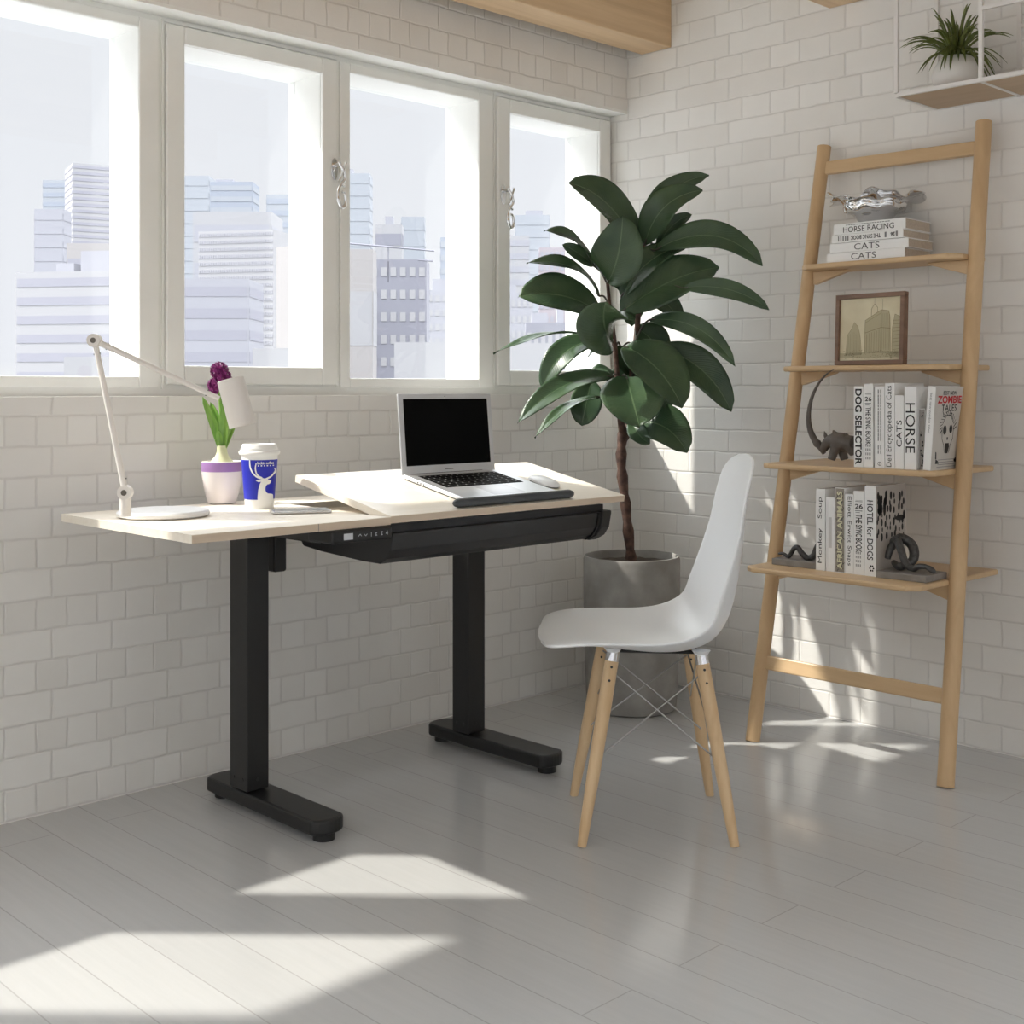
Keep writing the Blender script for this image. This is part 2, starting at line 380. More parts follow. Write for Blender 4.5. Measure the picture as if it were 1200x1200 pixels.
# ================================================================== LIGHT
az = math.radians(-45.9); el = math.atan(.985)
sd = V((math.cos(az)*math.cos(el), math.sin(az)*math.cos(el), -math.sin(el)))
su = bpy.data.lights.new('sun', 'SUN'); su.energy = 4.2; su.color = (1, .945, .86); su.angle = math.radians(1.1)
so = bpy.data.objects.new('sun', su); COL.objects.link(so); so.rotation_euler = sd.to_track_quat('-Z', 'Y').to_euler(); so.location = (-3, 5, 8)
wd = bpy.data.worlds.new('sky'); scn.world = wd; wd.use_nodes = True; nt = wd.node_tree
bg = nt.nodes['Background']
tc = nt.nodes.new('ShaderNodeTexCoord'); sp = nt.nodes.new('ShaderNodeSeparateXYZ'); nt.links.new(tc.outputs['Generated'], sp.inputs[0])
cr = nt.nodes.new('ShaderNodeValToRGB'); el_ = cr.color_ramp.elements
el_[0].position = 0; el_[0].color = (.7, .7, .7, 1); el_[1].position = 1; el_[1].color = (5.6, 5.75, 6.0, 1)
e2 = el_.new(.02); e2.color = (.63, .635, .675, 1); e3 = el_.new(.32); e3.color = (.60, .61, .64, 1); e4 = el_.new(.6); e4.color = (5.2, 5.35, 5.5, 1)
nt.links.new(sp.outputs['Z'], cr.inputs[0]); nt.links.new(cr.outputs[0], bg.inputs['Color']); bg.inputs['Strength'].default_value = 1.02

# ================================================================== DESK
ZT = .752; YF, YB = -.744, -.141
desk = thing('standing_desk', 'height-adjustable standing desk with pale wood top and black T-shaped legs under the windows', 'desk', (-1.55, -.42, 0))
TX = -1.702; H0x, H0y = -.44, -.31
m = MB()
m.box(-2.217, TX-.001, YF, YB, ZT-.018, ZT)                # left leaf
m.box(TX-.001, -1.30, -.62, -.445, ZT-.018, ZT-.002); m.box(TX-.001, -1.685, -.445, H0y, ZT-.018, ZT)
m.box(TX-.001, -1.30, H0y, YB, ZT-.018, ZT)
m.build('desktop', M_DESK, desk)
m = MB(); m.box(-2.2175, TX-.002, YF-.0012, YF, ZT-.0175, ZT-.001); m.build('edge_band', M_EDGE, desk)
m = MB(); m.box(-1.9065, -1.9055, YF-.0018, YF+.002, ZT-.018, ZT-.0005); m.build('seam', M_GREY, desk)
m = MB(); m.box(-1.69, -1.28, -.45, -.30, ZT-.026, ZT-.021); m.box(-1.29, -1.28, -.45, -.30, ZT-.026, ZT-.018); m.build('slot_shade_sheet', principled('slot_shade', (.035, .027, .02), .8), desk)  # dark sheet close under the slot; the hole's shade is in its colour
SL = .198
def pz(y): return ZT+.002+SL*(y-YF)
ang = math.atan(SL)
PM = Matrix.Translation((0, YF, ZT+.002)) @ Matrix.Rotation(ang, 4, 'X')     # panel frame: x world, y up the slope, z normal
m = MB().box(TX, -.877, 0, .392, -.018, 0, M=PM)
o = m.build('tilting_panel', M_DESK, desk, bevel=.0008, seg=1)
m = MB().box(TX, -.877, -.0012, 0, -.0175, -.001, M=PM); m.build('edge_band', M_EDGE, desk)
# frame under the top
m = MB(); m.box(-1.86, -.98, -.40, -.30, ZT-.058, ZT-.0185)
m.box(-1.84, -1.78, -.66, -.17, ZT-.058, ZT-.0185)
m.build('under_frame', M_BLK, desk)
m = MB(); 
for s in (-1.55, -1.05): m.box(s, s+.02, -.60, -.45, ZT-.05, ZT-.003)
m.box(-1.68, -.94, YF+.03, YF+.20, ZT-.052, ZT-.0215)
m.build('tilt_mechanism', M_BLKP, desk)
for (x0, x1, y0, y1, fx) in ((-1.846, -1.783, -.362, -.282, -1.800), (-1.109, -1.044, -.356, -.286, -1.055)):
    lg = MB().box(x0, x1, y0, y1, .058, ZT-.018); lg = lg.build('leg', M_BLK, desk, bevel=.003)
    m = MB()
    for q in (y0+.02, y1-.02): MB().cyl((x0-.0015, q, .085), (x0+.001, q, .085), .004, n=10).build('bolt', M_DARK, lg)
    MB().cyl((x0+.03, y0-.0015, .085), (x0+.03, y0+.001, .085), .004, n=10).build('bolt', M_DARK, lg)
    pts = []
    hw = .046; ya, yb = -.652, -.150
    for k in range(13): q = math.pi*k/12; pts.append((fx+hw*math.cos(q), yb-hw*.6+hw*.6*math.sin(q)))
    for k in range(13): q = math.pi+math.pi*k/12; pts.append((fx+hw*math.cos(q), ya+hw*.6+hw*.6*math.sin(q)))
    ft = MB().prism(pts, .018, .054).build('foot', M_BLK, desk, bevel=.007, seg=3)
    MB().cyl((fx, ya+.035, 0), (fx, ya+.035, .02), .026).build('levelling_pad', M_BLKP, ft); MB().cyl((fx, yb-.035, 0), (fx, yb-.035, .02), .026).build('levelling_pad', M_BLKP, ft)
m = MB().box(-1.746, -1.708, -.33, -.27, .584, ZT-.02); m.build('motor_box', M_BLKP, desk, bevel=.006)
# drawer with curved front
DX0, DX1 = -1.690, -.935
prof = [(-.36, .722), (-.36, .688), (-.363, .664), (-.375, .651), (-.45, .644), (-.62, .636), (-.685, .636), (-.712, .650), (-.728, .672), (-.736, .706), (-.736, .712), (-.70, .714)]
Mx = Matrix(((0, 0, 1, 0), (1, 0, 0, 0), (0, 1, 0, 0), (0, 0, 0, 1)))
dr = MB().prism(prof, DX0, DX1, M=Mx).build('drawer', M_DRW, desk, bevel=.003)
m = MB().prism([(a-.0015 if a < -.6 else a, b) for a, b in prof], DX1-.055, DX1-.050, M=Mx); 
m = MB().prism([(-.355, .724), (-.355, .684), (-.362, .660), (-.373, .648), (-.45, .641), (-.62, .632), (-.688, .632), (-.717, .647), (-.734, .670), (-.742, .708), (-.742, .716), (-.70, .716)], DX1-.030, DX1+.006, M=Mx); m.build('end_cap', M_DRW, dr, bevel=.003)
m = MB().prism([(-.688, .633), (-.717, .648), (-.733, .671), (-.7405, .712), (-.70, .712)], DX1-.045, DX1-.042, M=Mx); m.build('groove', M_BLKP, dr)
MB().box(-1.69, DX1-.01, -.725, -.37, .713, ZT-.0195).build('drawer_rail', M_BLKP, desk)
kp = MB().box(-1.876, -1.706, -.755, -.66, .703, ZT-.019).build('control_keypad', M_BLKP, desk, bevel=.006, seg=3)
kp['label'] = 'black height-control keypad'
m = MB(); m.box(-1.845, -1.820, -.7562, -.754, .711, .725); m.build('display', M_DISP, kp)
m = MB(); yk = -.7553
c = (-1.80, yk, .718); XX, ZZ = (1, 0, 0), (0, 0, 1)
strokes(m, c, XX, ZZ, [([(-.004, -.001), (0, .003), (.004, -.001)], .0014), ([(.012, .002), (.016, -.002), (.020, .002)], .0014), ([(.032, -.004), (.032, .005)], .0014),
    ([(.044, .003), (.048, .003), (.044, 0), (.048, -.003), (.044, -.003)], .0014), ([(.060, .004), (.064, .004), (.061, 0), (.064, -.003), (.060, -.003)], .0016), ([(.078, -.004), (.078, .005), (.074, -.001), (.080, -.001)], .0014)], lift=.0004)
m.build('button_icons', M_DISP, kp)

# ================================================================== LAPTOP on the panel
def onp(x, y, z=0): return PM @ V((x, y, z))        # panel coordinates
UY = (onp(0, 1)-onp(0, 0)).normalized(); UN = UY.cross(V((-1, 0, 0))).normalized()
if UN.z < 0: UN = -UN
lap = thing('laptop', 'open silver laptop with black screen and keys on the tilting panel', 'laptop', onp(-1.27, .30))
LX0, LX1 = -1.434, -1.098
hy = .292; fy = .045
LB = PM @ Matrix.Translation((0, 0, 0))
m = MB().box(LX0, LX1, fy, hy, .003, .013, M=LB); m.build('base', M_ALU, lap, bevel=.003, seg=3)
MB().box(LX0+.004, LX1-.004, fy+.006, hy-.004, .0003, .004, M=LB).build('underside', M_DARK, lap)
kb = MB().box(LX0+.030, LX1-.030, .150, .268, .0130, .0134, M=LB).build('keyboard_bed', M_KEY, lap)
m = MB(); rows = [14, 14, 13, 12, 12, 9]
for r, n in enumerate(rows):
    yy0 = .264-.0188*(r+1)+.001; wdt = (LX1-LX0-.064)/n
    for k in range(n):
        if r == 5 and k in (4,): pass
        m.box(LX0+.032+wdt*k+.001, LX0+.032+wdt*(k+1)-.001, yy0, yy0+.0165, .0134, .0145, M=LB)
m.build('keys', M_KEY, kb)
m = MB()
for r, n in enumerate(rows):
    yy0 = .264-.0188*(r+1)+.001; wdt = (LX1-LX0-.064)/n
    for k in range(n):
        cx = LX0+.032+wdt*(k+.45); m.box(cx-.0022, cx+.0022, yy0+.006, yy0+.0105, .0145, .0147, M=LB)
m.build('key_legends', principled('legend_grey', (.35, .35, .35), .6), kb)
MB().box(-1.318, -1.205, .060, .138, .0129, .0133, M=LB).build('trackpad', principled('trackpad_grey', (.50, .51, .53), .3, .5), lap)
tilt = math.radians(99-math.degrees(ang))
SM = PM @ Matrix.Translation((0, hy+.003, .009)) @ Matrix.Rotation(math.radians(73.5), 4, 'X')
sh = .216
m = MB().box(LX0, LX1, 0, sh, -.0055, 0, M=SM); sc = m.build('screen_lid', M_ALU, lap, bevel=.0025, seg=3)
MB().box(LX0+.017, LX1-.017, .024, sh-.014, 0, .0012, M=SM).build('screen', M_SCR, sc)
m = MB().cyl(SM @ V((LX0+.05, -.001, -.002)), SM @ V((LX1-.05, -.001, -.002)), .005); m.build('hinge', M_DARK, lap)
mb = MB(); strokes(mb, SM @ V((-1.27, .0115, .0006)), (1, 0, 0), (SM.to_3x3() @ V((0, 1, 0))), [([(-.014+.005*k, 0), (-.0108+.005*k, 0)], .0026) for k in range(6)], lift=.0004); mb.build('bezel_marks', M_GREY, sc)
m = MB().cyl(SM @ V((-1.27, sh-.007, 0)), SM @ V((-1.27, sh-.007, .0006)), .0013, n=10); m.build('webcam', M_DARK, sc)
m = MB()
for k in range(3): m.cyl(onp(LX0-.0004, .23-.012*k, .007), onp(LX0+.001, .23-.012*k, .007), .0022, n=8)
m.build('side_port', M_DARK, lap)
# wrist pad / stop ledge
m = MB(); P = []
for k in range(17):
    t = k/16; x = -1.495+.2125*(1-math.cos(math.pi*t))
    r = .0128*min(1, (min(x+1.4965, -1.0685-x)/.012))**.5
    P.append((onp(x, .018, .0118), r))
m.tube([p for p, r in P], [r for p, r in P], 14, flat=.9)
tag(m.build('wrist_rest', M_PAD, origin=onp(-1.28, .02)), 'dark grey padded ledge along the front edge of the tilting desk panel, below the laptop', 'wrist rest')
# mouse
mo = thing('computer_mouse', 'low white wireless mouse to the right of the laptop', 'mouse', onp(-1.03, .165))
def mouse(u, v):
    a = 2*math.pi*u; ph = v*math.pi/2
    ca, sa = math.cos(a), math.sin(a); e = .75
    x = .030*math.copysign(abs(ca)**e, ca)*math.cos(ph)**.6; y = .055*math.copysign(abs(sa)**e, sa)*math.cos(ph)**.6; z = .004+.0145*math.sin(ph)
    q = V((x, y, 0)); q.rotate(Matrix.Rotation(math.radians(-8), 3, 'Z'))
    return onp(-1.037+q.x, .160+q.y, z)
m = MB().grid(mouse, 40, 12); m.build('mouse_shell', M_WPL, mo)
m = MB().prism([(-1.037+.027*math.cos(k*math.pi/12), .160+.051*math.sin(k*math.pi/12)) for k in range(24)], .0002, .005, M=PM); m.build('mouse_base', M_DARK, mo)

# ================================================================== DESK LAMP
LC = on(191.5, 597.5, 'z', ZT+.015); LC.z = ZT
lamp = thing('desk_lamp', 'cream two-arm desk lamp with round white base and tilted cylinder shade', 'desk lamp', LC)
m = MB().lathe(LC, [(0, 0), (.096, 0), (.104, .004), (.105, .011), (.101, .015), (0, .015)], 64); m.build('base', M_LAMPB, lamp)
PB = at(147, 600, 2.80); PB.z = ZT+.014
J0 = at(147, 577, 2.80); J1 = at(111, 399, 2.80); J2 = at(257, 467, 2.86)
m = MB().tube([PB, V((PB.x, PB.y, J0.z-.012))], [.0125, .012], 24); post = m.build('post', M_LAMP, lamp)
side = (-FW).normalized()
def joint(p, r, nm):
    mm = MB(); mm.cyl(p-side*.010, p+side*.012, r, n=28); j = mm.build(nm, M_LAMP, lamp, bevel=.002)
    mm = MB(); mm.cyl(p+side*.0115, p+side*.0128, r*.42, n=20); mm.build('knob', principled('knob_grey', (.16, .14, .12), .35, .6), j)
    return j
joint(J0, .0155, 'elbow_joint'); joint(J1, .0145, 'elbow_joint')
MB().tube([J0, J1], [.0072, .006], 16).build('arm', M_LAMP, lamp)
MB().tube([J1, J2], [.0068, .0055], 16).build('arm', M_LAMP, lamp)
m = MB()
for p, d in ((J0, (J1-J0)), (J1, (J0-J1)), (J1, (J2-J1)), (J2, (J1-J2))):
    d = d.normalized(); q = p+d*.03; mm = d.cross(side); MB().cyl(q-mm*.0075, q+mm*.0085, .0016, n=8).build('screw', M_DARK, lamp)
S0 = at(270, 444, 2.86); S1 = at(284.5, 499, 2.86); ax = (S1-S0).normalized()
a, b = frame_of(ax)
vs = []; n = 40; R_ = .0305
mm = MB(); mm.tube([S0, S0+(S1-S0)*.01, S1], [R_*.985, R_, R_], 40)
sh_ = MB()
prof = [(0, 0), (R_-.002, 0), (R_, .002), (R_, (S1-S0).length), (R_-.0022, (S1-S0).length), (R_-.0022, .01), (0, .01)]
MM = Matrix.Translation(S0) @ ax.to_track_quat('Z', 'Y').to_matrix().to_4x4()
sh_.lathe((0, 0, 0), prof, 48, M=MM); sh = sh_.build('shade', M_LAMP, lamp)
m = MB().lathe((0, 0, 0), [(0, .03), (.01, .03), (.016, .05), (.018, .065), (.012, .08), (0, .085)], 20, M=MM); m.build('bulb', principled('bulb_glass', (.85, .85, .82), .3), sh)

# ================================================================== HYACINTH
HC = V((-1.800, -.170, ZT)); 
hy_ = thing('hyacinth_plant', 'purple hyacinth sprouting from a bulb in a white pot with purple rim band', 'potted flower', HC)
m = MB().lathe(HC, [(0, .002), (.030, .0), (.036, .003), (.041, .02), (.047, .045), (.0505, .07), (.0515, .083), (.0515, .108), (.0495, .110), (.047, .108), (.046, .075), (0, .075)], 48); m.build('pot', M_HPOT, hy_)
m = MB().lathe(HC, [(.0517, .084), (.0520, .086), (.0520, .106), (.0517, .108)], 48); m.build('rim_band', M_PURP, hy_)
m = MB().lathe(HC, [(.0, .09), (.028, .098), (.030, .106), (.025, .114), (.017, .123), (.0135, .134), (.0125, .146), (.012, .15)], 28); m.build('bulb', M_BULB, hy_)
Sx = RT
m = MB().tube(catmull([HC+V((0, 0, .13)), HC+V((0, 0, .22))-Sx*.002, HC+V((0, 0, .30))-Sx*.006, HC+V((0, 0, .335))-Sx*.004], 5), .0045, 12); m.build('stem', M_HLEAF, hy_)
def blade(base, tip, ctrl, w, face, fold=.25, nu=6, nv=18, p=.55, q=1.0, cup=0):
    base, tip, ctrl = V(base), V(tip), V(ctrl)
    def fn(u, v):
        P = base*(1-v)**2+ctrl*2*v*(1-v)+tip*v*v
        T = ((ctrl-base)*(1-v)+(tip-ctrl)*v).normalized()
        S = T.cross(face).normalized(); Nn = S.cross(T).normalized()
        k = (u-.5)*2; ww = w*max(0, math.sin(math.pi*(.03+.97*v)**q if False else math.pi*min(1, (.02+.98*v)**q)))**p
        return P+S*(k*ww/2)+Nn*(abs(k)**1.3*ww*fold)
    return fn
for (dx, dz, cx, cz, ww, dd) in ((-.048, .276, -.004, .15, .022, -.01), (-.034, .262, .0, .17, .020, .015), (.012, .270, .006, .16, .026, -.012), (.030, .20, .010, .14, .018, .012), (-.006, .19, -.004, .15, .016, -.02), (.012, .235, .004, .16, .018, .02)):
    m = MB().grid(blade(HC+V((0, 0, .135))+Sx*cx*.5, HC+V((0, 0, dz))+Sx*dx+FW*dd, HC+V((0, 0, cz+.03))+Sx*cx*1.0+FW*dd*.3, ww, -FW, .3, p=.45), 6, 14)
    m.build('leaf', M_HLEAF, hy_, solid=.0015)
m = MB(); rnd = random.Random(3)
for k in range(210):
    li = k % 3; lc = [(.305, -.016, .0165), (.324, .002, .0185), (.344, -.007, .0185)][li]
    zz_ = 1-2*((k//3)+.5)/70; a_ = k*2.399
    rr_ = math.sqrt(max(0, 1-zz_*zz_)); od = V((math.cos(a_)*rr_, math.sin(a_)*rr_, zz_*.85)).normalized()
    cc = HC+V((0, 0, lc[0]))+Sx*lc[1]+od*lc[2]; pa, pb = frame_of(od)
    for j in range(6):
        q = j*math.pi/3+rnd.random(); d = (od*rnd.uniform(.2, .7)+pa*math.cos(q)+pb*math.sin(q)).normalized()
        s_ = d.cross(od).normalized(); tipp = cc+d*rnd.uniform(.009, .012)
        m.add([cc-od*.001, cc+d*.0045+s_*.0027, tipp, cc+d*.0045-s_*.0027], [(0, 1, 2, 3)], True)
for lc in ((.305, -.016, .0155), (.324, .002, .0175), (.344, -.007, .0175)):
    m.lathe(HC+V((0, 0, lc[0]))+Sx*lc[1], [(lc[2]*math.sin(t*math.pi/8)+1e-5, -lc[2]*.85*math.cos(t*math.pi/8)) for t in range(9)], 16)
m.build('flower_head', M_HFLOW, hy_)

# ================================================================== COFFEE CUP
CC = at(304, 592, 3.135); CC.z = ZT
cup = thing('coffee_cup', 'white lidded paper coffee cup with blue sleeve and white deer emblem', 'cup', CC)
CH = .150; rb, rt = .0345, .046
def cr_(z): return rb+(rt-rb)*z/CH
m = MB().lathe(CC, [(0, .004), (rb-.004, .004), (rb-.003, 0), (rb, 0), (cr_(CH), CH), (rt-.004, CH)], 56); m.build('cup_body', M_CUPW, cup)
z0, z1 = .024, .122
m = MB().lathe(CC, [(cr_(z0)+.0003, z0), (cr_(z0)+.0009, z0+.0005), (cr_(z1)+.0009, z1-.0005), (cr_(z1)+.0003, z1)], 64); slv = m.build('sleeve', M_CUPB, cup)
m = MB().lathe(CC, [(rt-.002, .134), (rt+.003, .134), (rt+.0045, .137), (rt+.0045, .141), (rt+.002, .144), (rt-.002, .145), (rt-.0035, .157), (rt-.006, .160), (rt-.012, .160), (rt-.014, .156), (0, .155)], 56); m.build('lid', M_CUPW, cup)
vd = math.atan2(CAM.y-CC.y, CAM.x-CC.x)
def cwrap(px, py, e=.0014):     # px: metres to the viewer's right of the cup's middle
    r = cr_(py)+e; k = max(-.98, min(.98, px/r)); q = vd+math.asin(k)
    return CC+V((r*math.cos(q), r*math.sin(q), py))
def cupx(px): return (px-385)/10.9/FPX*3.135
def cupz(py): return (1068-py)/10.9/FPX*3.135
def wrapmesh(polys, nm, mat, par):
    bm = bmesh.new()
    for p in polys:
        vs = [bm.verts.new((cupx(x), cupz(y), 0)) for x, y in p]
        try: bm.faces.new(vs)
        except Exception: pass
    for k in range(-20, 21):
        bmesh.ops.bisect_plane(bm, geom=bm.verts[:]+bm.edges[:]+bm.faces[:], plane_co=(k*.0022, 0, 0), plane_no=(1, 0, 0))
    bmesh.ops.triangulate(bm, faces=bm.faces)
    mb = MB(); bm.verts.index_update()
    mb.add([cwrap(v.co.x, v.co.y) for v in bm.verts], [tuple(v.index for v in f.verts) for f in bm.faces]); bm.free()
    return mb.build(nm, mat, par)
def strip(pts, ws):
    out = []; pts = [V((*p, 0)) for p in pts]; pts = catmull(pts, 5); n = len(pts)
    L_, R2 = [], []
    for i, p in enumerate(pts):
        t = (pts[min(i+1, n-1)]-pts[max(i-1, 0)]).normalized(); nn = V((-t.y, t.x, 0)); wd = lerpl(ws, i/(n-1))/2
        L_.append(p+nn*wd); R2.append(p-nn*wd)
    return [[tuple(L_[i][:2]), tuple(L_[i+1][:2]), tuple(R2[i+1][:2]), tuple(R2[i][:2])] for i in range(n-1)]
deer = [[(362, 960), (362, 905), (370, 820), (388, 750), (405, 715), (375, 720), (345, 705), (338, 692), (365, 688), (425, 688), (440, 675), (478, 672), (492, 690), (530, 700), (532, 712), (512, 745), (480, 752), (462, 780), (458, 820), (468, 850), (490, 866), (545, 878), (556, 890), (556, 960)]]
ant = strip([(264, 438), (270, 530), (300, 600), (350, 650), (400, 672), (440, 682)], [12, 18, 20, 22, 18])+strip([(345, 480), (335, 540), (345, 600), (370, 640), (420, 668)], [12, 16, 18, 18])+strip([(470, 680), (525, 655), (560, 620), (583, 580), (572, 545)], [22, 20, 16, 10])+strip([(560, 625), (592, 600), (597, 585)], [12, 8])
wrapmesh(deer+ant, 'deer_emblem', M_CUPW, slv)
letters(slv, 'luckin coffee', (0, 0, 0), (1, 0, 0), (0, 0, 1), .0400, .0070, M_CUPW, 'name_lettering', bold=.03, wrap=lambda a, b: cwrap(a+cupx(462), b+cupz(478)))
wrapmesh([[(365+k*37, 506), (382+k*37, 506), (382+k*37, 520), (365+k*37, 520)] for k in range(6)], 'small_lettering', M_CUPW, slv)

# ================================================================== PHONE
ph = thing('smartphone', 'thin silver smartphone lying flat on the desk in front of the slot', 'phone', (-1.80, -.51, ZT))
PHM = Matrix.Translation((-1.795, -.515, ZT)) @ Matrix.Rotation(math.radians(-26), 4, 'Z')
MB().box(-.070, .070, -.034, .034, .0004, .0078, M=PHM).build('phone_body', principled('phone_rim', (.62, .62, .62), .25, .8), ph, bevel=.003, seg=3)
MB().box(-.064, .064, -.0305, .0305, .0078, .0084, M=PHM).build('phone_screen', M_PHONE, ph)

# ================================================================== CHAIR
ch = thing('shell_chair', 'white moulded shell chair on tapered wooden legs with crossed metal rods', 'chair', (-1.154, -1.062, 0))
CHC = V((-1.154, -1.062, 0))
def cp(u, w_, z): return CHC+RT*u+FW*w_+V((0, 0, z))
edge = catmull([(-.262, .452, 0), (-.235, .463, 0), (-.17, .472, 0), (-.09, .474, 0), (0, .475, 0), (.065, .487, 0), (.112, .515, 0), (.130, .56, 0), (.155, .63, 0), (.180, .71, 0), (.196, .79, 0), (.212, .845, 0), (.232, .884, 0)], 6)
cen = catmull([(-.270, .447, 0), (-.245, .458, 0), (-.18, .453, 0), (-.09, .437, 0), (0, .426, 0), (.075, .428, 0), (.140, .452, 0), (.182, .510, 0), (.203, .60, 0), (.212, .69, 0), (.218, .78, 0), (.226, .845, 0), (.240, .890, 0)], 6)
wid = [.225, .230, .234, .238, .240, .240, .237, .232, .222, .210, .198, .184, .150]
def shell(u, v):
    # v along the profile, u across
    k = (u-.5)*2
    c = lerpl(cen, v); e = lerpl(edge, v); w_ = lerpl(wid, v)
    en = 1.0
    if v < .17: en = max(0, 1-((.17-v)/.175)**2.4)**.55
    if v > .90: en = math.sqrt(max(0, 1-((v-.90)/.103)**2))
    w_ = w_*((.30 if v < .5 else .45)+(.70 if v < .5 else .55)*en)
    f = abs(k)**2.3
    P = c*(1-f)+e*f
    return cp(P.x, k*w_, P.y)
m = MB().grid(shell, 28, 60); m.build('seat_shell', M_WPL, ch, solid=.007, sub=1)
legs = [((-.098, -.120, .432), (-.175, -.182)), ((.108, -.120, .425), (.176, -.182)), ((-.098, .120, .432), (-.175, .182)), ((.108, .120, .425), (.176, .182))]
LP = []
for (tu, tw, tz), (fu, fw) in legs:
    p0 = cp(tu, tw, tz); p1 = cp(fu, fw, 0); LP.append((p0, p1))
    m = MB().tube([p1, p1.lerp(p0, .05), p1.lerp(p0, .35), p1.lerp(p0, .75), p1.lerp(p0, .965)], [.0105, .0115, .0150, .0165, .0160], 20); lg = m.build('leg', M_LEGW, ch)
    m = MB().tube([p1.lerp(p0, .955), p1.lerp(p0, 1.02)], [.0165, .0150], 16); m.build('leg_socket', M_CHR, lg)
    for t in (.86, .93): MB().cyl(p1.lerp(p0, t)-FW*.0175, p1.lerp(p0, t)+FW*.0175, .003, n=8).build('screw', M_DARK, lg)
for k, (a_, b_) in enumerate(((0, 1), (1, 0), (2, 3), (3, 2))):
    pa = LP[a_][1].lerp(LP[a_][0], .90); pb = LP[b_][1].lerp(LP[b_][0], .43)
    off = FW*(.014 if k < 2 else -.014)+FW*(.002 if k % 2 else -.002)
    MB().tube([pa+off, pb+off], .0021, 8).build('cross_rod', M_STEEL, ch)
for k, (a_, b_) in enumerate(((0, 2), (2, 0), (1, 3), (3, 1))):
    pa = LP[a_][1].lerp(LP[a_][0], .97); pb = LP[b_][1].lerp(LP[b_][0], .62)
    off = RT*(.012 if k < 2 else -.012)+RT*(.002 if k % 2 else -.002)
    MB().tube([pa+off, pb+off], .0021, 8).build('cross_rod', M_STEEL, ch)
m = MB()
m.tube([cp(-.098, -.05, .422), cp(.108, -.05, .418)], .005, 10); m.tube([cp(-.098, .05, .422), cp(.108, .05, .418)], .005, 10)
m.tube([LP[0][0], cp(-.098, 0, .420), LP[2][0]], .006, 10); m.tube([LP[1][0], cp(.108, 0, .416), LP[3][0]], .006, 10)
m.build('under_seat_frame', M_BLK, ch)
for (p0, _) in LP:
    MB().lathe((0, 0, 0), [(.010, -.006), (.015, .002), (.022, .012), (0, .013)], 16, M=Matrix.Translation(p0)).build('shell_mount', M_WPL, ch)

# ================================================================== POTTED RUBBER PLANT
PC = V((-.356, -.325, 0)); 
pl = thing('rubber_plant', 'tall dark-leaved rubber plant in a round grey concrete pot in the corner', 'potted plant', PC)
m = MB().lathe(PC, [(0, 0), (.138, 0), (.146, .006), (.152, .08), (.158, .30), (.159, .49), (.155, .500), (.149, .500), (.146, .492), (.144, .46), (0, .455)], 72); m.build('pot', M_POT, pl)
m = MB().lathe(PC, [(0, .485), (.06, .483), (.12, .478), (.1445, .474)], 40, mod=lambda r, z, q: (r, z+.004*noise.noise(V((r*40, q*5, 0))))); m.build('soil', M_SOIL, pl)
def Z(a_, b_, d=4.16): return at(560+a_*.3, 190+b_*.3, d)
tr = catmull([V((PC.x-.0, PC.y, .475)), at(734, 600, 4.16), at(728, 540, 4.16), at(731, 500, 4.17)], 6)
m = MB(); rr = [.0165+.003*math.sin(i*2.1) for i in range(len(tr))]; m.tube(tr, rr, 14)
m.tube(catmull([at(730, 515, 4.165), Z(560, 1020), Z(552, 930), Z(545, 840), Z(535, 720), Z(515, 560), Z(507, 470)], 5), [.012]*8+[.010]*8+[.008]*8+[.006]*7, 12)
m.tube(catmull([at(731, 515, 4.17), Z(590, 1040, 4.18), Z(603, 930, 4.19), Z(603, 840, 4.19), Z(618, 690, 4.19), Z(630, 560, 4.19), Z(647, 330, 4.17), Z(645, 290, 4.16)], 5), [.013]*9+[.011]*9+[.009]*9+[.006]*9, 12)
m.build('trunk', M_BARK, pl)
S1_ = {'y': [(1020, 560), (840, 545), (720, 535), (560, 515), (470, 507)]}
